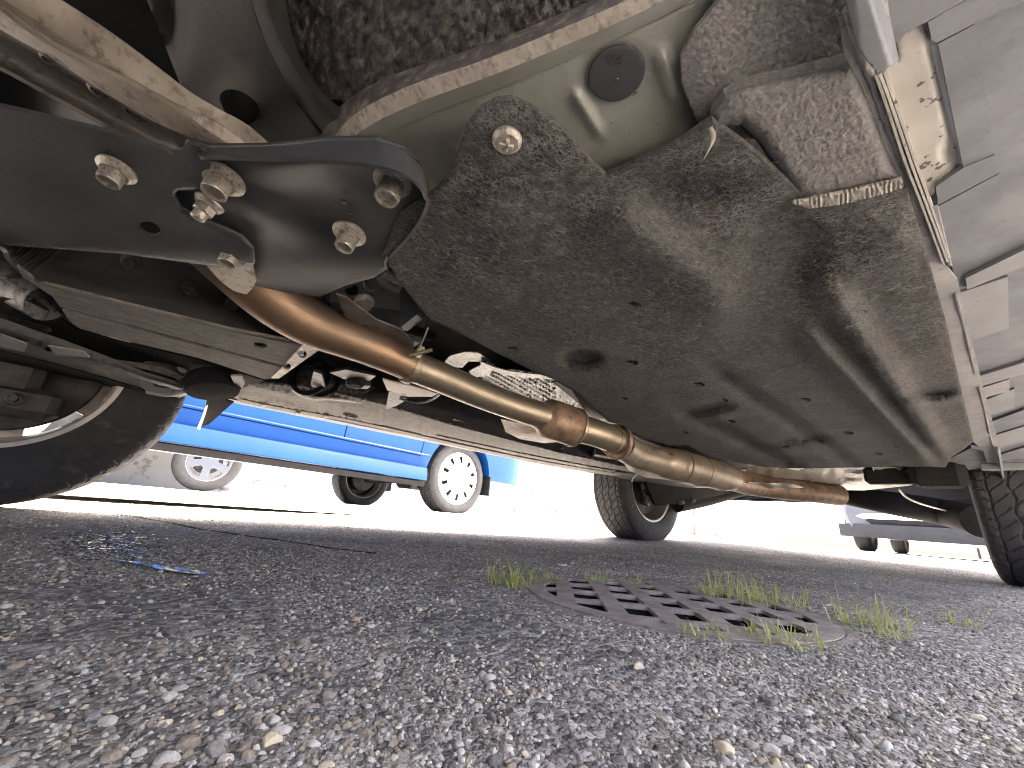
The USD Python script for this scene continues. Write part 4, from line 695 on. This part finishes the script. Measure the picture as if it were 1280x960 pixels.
# --- far floor cover, tunnel side wall and far sill edge
lo = [(285, 492), (300, 502), (350, 513), (420, 524), (480, 537), (520, 546), (560, 555.5), (640, 573), (700, 584), (770, 595), (832, 603)]
up = [(300, 474), (330, 479), (380, 484), (430, 494), (480, 506), (520, 518), (560, 530), (640, 551), (700, 566), (770, 581), (834, 594)]
mid = [(310, 468), (340, 470), (400, 476), (450, 486), (490, 492), (530, 502), (580, 516), (660, 542), (720, 558), (780, 576), (836, 590)]
far_z = .350
def far_relief(q):
    return blob(q, (360, 500), 40, 4, .008, 2, .25) + gauss_line(q, (300, 480), (420, 505), 4, 3, -.008) + .002 * np.sin(q[:, 0] * .7)
gro = [LineString([(546, 543.5), (650, 566), (740, 583), (822, 597)]).buffer(.9), LineString([(478, 532), (560, 551), (640, 569), (720, 584)]).buffer(1.0), affinity.rotate(affinity.scale(Point(438, 519).buffer(1, 12), 10, 2.6), 12)]
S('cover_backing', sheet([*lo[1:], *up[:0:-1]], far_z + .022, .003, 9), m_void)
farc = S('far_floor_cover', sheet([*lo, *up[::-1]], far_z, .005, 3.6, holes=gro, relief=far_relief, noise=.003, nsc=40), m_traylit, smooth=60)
S('cover_wall', loft([[(x, y, far_z + .002) for x, y in up], [(x, y, .385) for x, y in mid], [(x + 14, y - 26, .48) for x, y in mid]], 60, .004), m_tunnel, farc, smooth=60)
for a in ([(518, 548), (540, 534), (568, 524), (600, 533), (592, 552), (560, 556)], [(664, 572), (690, 562), (704, 560), (712, 572), (700, 580)], [(721, 580), (745, 568), (770, 572), (776, 586), (750, 588)]):
    S('wall_bulge', sheet(a, .372, .03, 4, relief=lambda q: -.010 * np.sin(np.clip((q[:, 0] - q[:, 0].min()) / np.ptp(q[:, 0]), 0, 1) * math.pi)), m_tunnel, farc, smooth=60)
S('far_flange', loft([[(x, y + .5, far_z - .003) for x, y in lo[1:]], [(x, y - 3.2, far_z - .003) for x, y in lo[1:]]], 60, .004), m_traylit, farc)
for x, y in ((270 + 60, 506), (372, 516), (408, 520)): S('cover_clip', placed(box(.03, .012, .008, (0, 0, 0), .002), at(x, y, far_z - .006), (0, 0, -1)), m_greyd, farc)

# --- rear: floor shield, axle beam, arms, brackets
S('rear_floor_shield', sheet([(935, 582), (960, 582), (1000, 589), (1005, 584), (1035, 585), (1092, 590), (1090, 584), (1150, 586), (1160, 583), (1170, 588), (1150, 602), (1138, 607), (1080, 613), (1020, 612), (960, 606), (930, 598)], .345, .003, 5, relief=lambda q: .006 * np.sin(q[:, 1] * .7 + q[:, 0] * .04)), m_shield, smooth=60)
S('shield_brace', loft([[(1128, 590, .335), (1148, 608, .33)], [(1138, 589, .335), (1160, 606, .33)]], 8, .004), m_dark)
axl = [aty(845, 628, 1.42), aty(880, 622, 1.36), aty(935, 609, 1.18), aty(985, 606, 1.0), aty(1050, 618, .62), aty(1120, 630, .40), aty(1180, 640, .25), aty(1226, 652, .12)]
axb = S('rear_axle_beam', tube(axl, [.062, .060, .045, .035, .050, .060, .066, .070], 22, m=70), m_void, smooth=60)
S('trailing_arm', loft([[aty(806, 600, 1.38), aty(860, 606, 1.3), aty(940, 603, 1.15)], [aty(820, 632, 1.42), aty(862, 628, 1.36), aty(930, 612, 1.18)]], 24, .03, 1, world=True), m_void, axb, smooth=60)
for p in ((851, 627), (866, 625)): S('arm_bolt', placed(flange_bolt(.02, .013, .012), aty(*p, 1.30), (-.6, -.7, 0)), m_cast, axb)
S('brake_line', tube([aty(1124, 612, .30), aty(1132, 622, .30), aty(1150, 630, .27), aty(1188, 640, .22)], .004, 8), m_alloy, axb)
S('spring_seat', [placed(box(.34, .16, .16, (0, 0, 0), .03), (2.42, .165, .40)), placed(box(.12, .13, .12, (0, 0, 0), .02), (2.27, .15, .345)), placed(box(.05, .20, .06, (0, 0, 0), .01), (2.30, .24, .33))], m_void, axb)
S('rear_bracket', sheet([(1170, 588), (1190, 572), (1214, 560), (1240, 566), (1250, 600), (1244, 606), (1215, 602), (1180, 598)], .36, .01, 5, relief=lambda q: blob(q, (1205, 582), 20, 8, -.012)), m_greyd, axb)
for k, (x, y, w, h) in enumerate(((1160, 621, 16, 3.5), (1206, 628, 9, 2.6))): pass
S('jack_point', loft([[(1243, 560, .345), (1251, 600, .335)], [(1247, 560, .33), (1254, 602, .322)]], 8, .004), m_greyl)
S('rear_clip', placed(box(.09, .012, .022, (0, 0, 0), .003), at(1255, 583, .335), (0, 0, -1)), m_greyl)
S('jack_bracket', sheet([(768, 590), (800, 593), (850, 600), (905, 606), (915, 610), (870, 610), (820, 607), (775, 599)], .345, .006, 5), m_tunnel)
S('abs_cable', tube([aty(790, 602, 1.30), aty(793, 595, 1.25), aty(803, 590, 1.2)], .004, 8), m_greyl)

# ------------------------------------------------------------------ cars behind
hatch = [(-.84, .62, .64, .86, .52, .92), (-.78, .75, .78, .92, .60, 1.10), (-.55, .80, .83, .95, .60, 1.42), (.0, .82, .845, .96, .60, 1.50), (1.2, .825, .85, .95, .60, 1.53), (1.75, .825, .85, .93, .60, 1.47), (2.25, .82, .84, .90, .66, 1.10), (2.5, .81, .83, .88, .66, .96), (2.95, .72, .74, .80, .56, .84), (3.05, .62, .64, .70, .5, .74)]
BLU = math.radians(188.97)
bx0 = np.array([2.16, 2.84]) + .72 * np.array([math.sin(BLU), -math.cos(BLU)]) * -1 * -1
bax = np.array([-math.sin(BLU), math.cos(BLU)])                   # the car's left, in world
bctr = np.array([2.147, 2.921]) - bax * .72                          # the near wheels are on its left
blue, bring, bW = background_car('blue_hatchback', 'bright blue hatchback with white wheel covers parked beyond the far sill', 'car', None, (bctr[0], bctr[1], .058), 188.97, m_blue, 2.44, .286, .204, .175, 1.44, .275, hatch,
    ((1.02, .40, 1.02, .93), (.42, .40, 1.90, .40), (1.92, .40, 1.92, .90), (.40, .62, .42, .40), (.30, .68, .30, .9)), 'cap', dict(side=((.2, .95), (1.05, 1.7)), front=(1.8, 2.25), rear=(-.76, -.58)))
for s in (1, -1):
    x = np.linspace(.36, 2.06, 24)
    if s > 0:
        ob('rocker_panel', loft([np.c_[x, np.full(24, .830), np.full(24, .31)], np.c_[x, np.full(24, .842), np.full(24, .265)], np.c_[x, np.full(24, .845), np.full(24, .225)]], 24, .02, 0, world=True), m_blue, blue)
        ob('sill_strip', loft([np.c_[x, np.full(24, .828), np.full(24, .223)], np.c_[x, np.full(24, .815), np.full(24, .190)]], 24, .02, 0, world=True), m_trim, blue)
    ob('door_moulding', loft([np.c_[x, np.full(24, s * .8460), np.full(24, .412)], np.c_[x, np.full(24, s * .8495), np.full(24, .407)], np.c_[x, np.full(24, s * .8470), np.full(24, .400)]], 24, .004, 0, world=True), m_blue, blue)
    ob('mud_flap', box(.012, .16, .16, (-.335, s * .75, .26)), m_trim, blue); ob('tail_lamp', box(.10, .07, .26, (-.50, s * .72, .86), .02), m_red, blue); ob('head_lamp', box(.22, .10, .12, (2.82, s * .64, .70), .03), m_lamp, blue)
    ob('door_mirror', box(.12, .14, .10, (1.72, s * .93, .98), .03), m_blue, blue)
ob('exhaust_box', box(.5, .4, .12, (-.25, .1, .26), .03), m_brake, blue); ob('rear_axle', tube([(0, -.6, .27), (0, .6, .27)], .035, 14, smooth=0), m_brake, blue); ob('jack_tab', box(.05, .02, .05, (.42, .80, .18)), m_trim, blue)

g0 = far(264, 566, 5.5)
hdr = 186.0; HA = math.radians(hdr); gl = np.array([-math.sin(HA), math.cos(HA)]); gc = g0[:2] - gl * .72
tall = [(a, b, c, d + .22, e, f + .28) for a, b, c, d, e, f in hatch]
background_car('dark_off_roader', 'dark high-riding vehicle behind the blue hatchback, only its wheels showing under it', 'car', None, (gc[0], gc[1], .075), hdr, m_graphite, 2.44, .305, .205, .185, 1.44, .50, tall,
    ((1.02, .60, 1.02, 1.1), (1.92, .60, 1.92, 1.1)), 'alloy', dict(side=((.2, .95), (1.05, 1.7)), front=(1.8, 2.25), rear=(-.76, -.58)))

sed = [(-.95, .62, .64, .80, .60, .90), (-.8, .76, .79, .92, .66, 1.0), (-.3, .82, .845, .95, .66, 1.12), (.2, .83, .85, .95, .60, 1.40), (1.3, .83, .855, .94, .60, 1.46), (1.8, .83, .85, .92, .60, 1.30), (2.15, .825, .845, .90, .66, 1.0), (2.7, .81, .835, .84, .64, .90), (3.25, .77, .80, .74, .58, .78), (3.40, .68, .71, .60, .5, .64)]
sx, sy = 7.15 + 3.40, .70
silver, sring, sW = background_car('silver_saloon', 'silver saloon with dark grille and fog lamps facing this way, past the rear axle', 'car', None, (sx, sy, .047), 180.0, m_silver, 2.5, .30, .195, .185, 1.45, .20, sed,
    ((1.1, .40, 1.1, .93), (2.0, .40, 2.0, .88)), 'plain', dict(side=((.25, 1.05), (1.15, 1.75)), front=(1.8, 2.12), rear=(-.2, .18)))
def front_strip(name, z0, z1, dx, half, mat, t=.03, n=31):
    y = np.linspace(-half, half, n); x = 3.40 + dx - .16 * np.abs(y / .80) ** 3
    return ob(name, loft([np.c_[x, y, np.full(n, z1)], np.c_[x + .012, y, np.full(n, (z0 + z1) / 2)], np.c_[x, y, np.full(n, z0)]], n, t, 0, world=True), mat, silver)
front_strip('bumper', .17, .31, .035, .80, m_bumper, .05); front_strip('bumper_trim', .405, .425, .03, .76, m_post); front_strip('grille', .325, .40, .004, .74, m_trim)
for z in (.345, .365, .385): front_strip('grille_bar', z - .004, z + .004, .018, .42, m_bumper, .006)
for s in (1, -1):
    fl = placed(revolve([(0, 0), (.050, 0), (.055, .012), (.045, .03), (0, .036)], 28, 'z'), (3.33, s * .64, .362), (1, 0, 0)); ob('fog_lamp', fl, m_lamp, silver)
    ob('lamp_surround', box(.03, .16, .085, (3.335, s * .50, .362), .01), m_trim, silver); ob('head_lamp', box(.16, .36, .13, (3.24, s * .52, .60), .03), m_lamp, silver)

# ------------------------------------------------------------------ wall, poles, fence
wl = thing('boundary_wall', 'long white rendered wall behind the parked cars', 'wall', (3, 6.6, .03)); ob('render_coat', box(44, .2, 2.6, (-2, 6.7, 1.3)), m_wall, wl); ob('coping', box(44, .28, .08, (-2, 6.7, 2.643)), m_kerb, wl)
for px, r, lab in ((868, .016, 'left of two thin rusty poles standing at the white wall'), (893, .012, 'right, thinner of two rusty poles standing at the white wall')):
    b = aty(px, 660, 6.50); p = thing('thin_pole', lab, 'pole', (b[0], b[1], .04), group='thin poles at the wall'); ob('shaft', placed(trimesh.creation.cylinder(radius=r, height=2.3, sections=14), (b[0], b[1], 1.19)), m_pole, p); ob('base_plate', box(.09, .09, .07, (b[0], b[1], .075), .01), m_pole, p)
fn = thing('low_fence', 'low white panel fence seen under the silver saloon', 'fence', (21, 0, .04))
for k in range(16): ob('post', box(.06, .06, .62, (21, 1.0 - k * .8, .35)), m_bumper, fn); ob('panel', box(.03, .72, .46, (21.0, 0.6 - k * .8, .36)), m_post, fn)
ob('rail', box(.05, 12.8, .05, (21, -5.4, .66)), m_post, fn)

# ------------------------------------------------------------------ drain grating
dn = thing('drain_grating', 'round rusty cast iron drain grating with square openings set in the asphalt', 'drain', (*DC, 0))
ob('frame', placed(revolve([(.1655, -.10), (.1765, -.10), (.1765, .0008), (.1750, .0022), (.1672, .0022), (.1655, .0010), (.1655, -.10)], 96, 'z'), (*DC, 0)), m_iron, dn)
e1, e2 = np.array([.707, -.707]), np.array([.707, .707]); disc = Point(0, 0).buffer(.1645, 64); lim = Point(0, 0).buffer(.146, 64); hol = []
for i in range(-2, 9):
    for j in range(-3, 4):
        c = e1 * (-.098 + .0465 * i) + e2 * (-.036 + .057 * j); P = Polygon([c + e1 * a * .0140 + e2 * b * .0232 for a, b in ((-1, -1), (1, -1), (1, 1), (-1, 1))]).intersection(lim)
        if P.area > 1.2e-4: hol.append(P.buffer(-.002).buffer(.002))
gr = disc
for h in hol: gr = gr.difference(h)
grm = extr(gr, .0026); grm = grm.subdivide_to_size(.012); grm.apply_translation((*DC, .0004)); v = np.array(grm.vertices); topv = v[:, 2] > .001; v[topv, 2] += .0012 * (meshkit.fbm(v[topv] * 60, 3, 4) - .5) + .002 * (1 - (np.hypot(v[topv, 0] - DC[0], v[topv, 1] - DC[1]) / .165) ** 2); grm.vertices = v
gp = ob('grate', grm, m_iron, dn, smooth=30)
low = gr.buffer(-.0040); ob('grate_ribs', [placed(extr(g, .0325), (*DC, -.0325)) for g in getattr(low, 'geoms', [low])], m_ironin, gp)
ob('pit_wall', placed(revolve([(.150, -.14), (.1655, -.14), (.1655, -.030), (.150, -.030), (.150, -.14)], 64, 'z'), (*DC, 0)), m_ironin, dn); ob('pit_floor', placed(trimesh.creation.cylinder(radius=.165, height=.01, sections=64), (*DC, -.145)), m_ironin, dn)

# ------------------------------------------------------------------ grass tufts, leaf, water
def tuft(label, px, py, n, hgt, spread, dry=.1, seed=0):
    r = np.random.default_rng(seed); c = at(px, py, 0); t = thing('grass_tuft', label, 'grass', (c[0], c[1], gz(c[0], c[1])), group='grass tufts round the drain'); A = {m_grass: [], m_straw: []}
    for k in range(n):
        rad = spread * math.sqrt(r.random()); th = r.uniform(0, 6.283); b = np.array([c[0] + rad * math.cos(th), c[1] + rad * math.sin(th), 0]); b[2] = float(gz(b[0], b[1])) - .002
        h = hgt * r.uniform(.22, .92); lean = r.uniform(.2, 1.15); a = r.uniform(0, 6.283); w = r.uniform(.0004, .0008); d = np.array([math.cos(a), math.sin(a), 0]); s = np.array([-d[1], d[0], 0]); q = np.linspace(0, 1, 5)
        mid_ = b + np.outer(q * h * lean * (.4 + .6 * q), d) + np.outer(h * (q - .35 * lean * q ** 2), [0, 0, 1.0]); ww = w * (1 - q ** 1.6)[:, None] + .0001
        V = np.vstack([mid_ - s * ww, mid_ + s * ww]); j = np.arange(4); T = np.vstack([np.c_[j, j + 1, j + 6], np.c_[j, j + 6, j + 5]]); A[m_straw if r.random() < dry else m_grass].append(trimesh.Trimesh(V, T, process=False))
    for nm, mt in (('blades', m_grass), ('dry_blades', m_straw)):
        if A[mt]: ob(nm, A[mt], mt, t, smooth=False)
for k, a in enumerate((('tall grass tuft at the left end of the drain grating', 634, 733, 110, .046, .030, .08), ('sparse low tuft just right of the tall grass at the drain', 681, 727, 60, .030, .026, .15), ('first small tuft along the far rim of the drain grating', 747, 729, 50, .024, .018, .1), ('second small tuft on the far rim, in front of the far rear wheel', 794, 732, 50, .024, .018, .1),
                       ('wide spreading grass patch behind the right half of the grating', 938, 752, 190, .052, .065, .08), ('loose tall tuft at the right end of the grating', 1086, 785, 90, .050, .034, .3), ('short bright blades growing over the near rim at its middle', 878, 796, 45, .020, .022, .15), ('leafy tuft growing over the near right rim of the grating', 985, 806, 90, .026, .034, .2),
                       ('flat tuft at the far right tip of the grating', 1108, 800, 45, .020, .022, .3), ('lone faint tuft on open asphalt right of the drain', 1212, 782, 40, .030, .030, .2))): tuft(*a, seed=50 + k)
lf = at(703, 710, .0); lv = Polygon([(-.012, 0), (-.006, .005), (.004, .006), (.013, .001), (.006, -.005), (-.005, -.005)]); lm = extr(lv, .0012); lm = lm.subdivide_to_size(.004); v = np.array(lm.vertices); v[:, 2] += 12 * v[:, 0] ** 2 + .003; lm.vertices = v; lm.apply_translation((lf[0], lf[1], float(gz(lf[0], lf[1]))))
ob('fallen_leaf', lm, m_leaf, smooth=60, label='small pale dry leaf lying on asphalt behind the drain', cat='leaf')
def ground_sheet(out, lift, step=3):
    m = sheet(out, 0.0, .0004, step); v = np.array(m.vertices); v[:, 2] += gz(v[:, 0], v[:, 1]) + lift; m.vertices = v; return m
ob('puddle', ground_sheet([(138, 704), (165, 706.5), (200, 711), (225, 715), (248, 718), (259, 721.5), (250, 723.5), (228, 721), (205, 717), (185, 712.5), (160, 708)], .0022), m_water, smooth=60, label='thin bright sliver of water on the asphalt near the far front wheel', cat='puddle')
def wet_chips():
    r = np.random.default_rng(3); B = []; P = [pebble(300 + k) for k in range(6)]
    for k in range(500):
        c = at(140 + r.normal(0, 34), 680 + r.normal(0, 10), 0); m = P[k % 6].copy(); m.apply_scale(r.uniform(.0014, .0032)); m.apply_scale((1, 1, .5)); m.apply_transform(trimesh.transformations.rotation_matrix(r.uniform(0, 6.28), [0, 0, 1])); m.apply_translation((c[0], c[1], float(gz(c[0], c[1])) + .0004)); B.append(m)
    for k in range(420):
        c = at(142 + r.normal(0, 30), 680 + r.normal(0, 8), 0); m = trimesh.creation.cylinder(radius=1.0, height=.1, sections=9); m.apply_scale((r.uniform(.0010, .0026), r.uniform(.0010, .0024), .004)); m.apply_transform(trimesh.transformations.rotation_matrix(r.normal(0, .05), [r.normal(), r.normal(), 0.01])); m.apply_translation((c[0], c[1], float(gz(c[0], c[1])) + .0016)); B.append(m)
    return B
ob('wet_patch', wet_chips(), m_wet, smooth=30, kind='stuff', label='patch of wet glistening asphalt chips beside the far front tyre', cat='wet patch')
ob('asphalt_joint', ground_sheet([(60, 628), (150, 642), (240, 658), (330, 672), (420, 684), (470, 690), (470, 691), (420, 685.2), (330, 673.4), (240, 659.2), (150, 642.8), (60, 628.5)], .0004), m_void, ground, smooth=60)
# weeds along the foot of the wall
def weeds():
    r = np.random.default_rng(5); B = []
    for k in range(260):
        x = r.choice([r.uniform(6, 22), r.normal(9, .6), r.normal(13, 1.5)]); b = np.array([x, 6.5 + r.uniform(-.12, .05), .04]); h = r.uniform(.05, .22); a = r.uniform(0, 6.28); d = np.array([math.cos(a), math.sin(a), 0]); s = np.array([-d[1], d[0], 0]) * .006
        B.append(trimesh.Trimesh(np.array([b - s, b + s, b + d * h * .4 + [0, 0, h], b + d * h * .2 + [0, 0, h * .6] + s * 1.6]), [[0, 1, 3], [0, 3, 2]], process=False))
    return B
ob('wall_weeds', weeds(), m_straw, smooth=False, kind='stuff', label='straggly weeds along the foot of the white wall', cat='weeds')
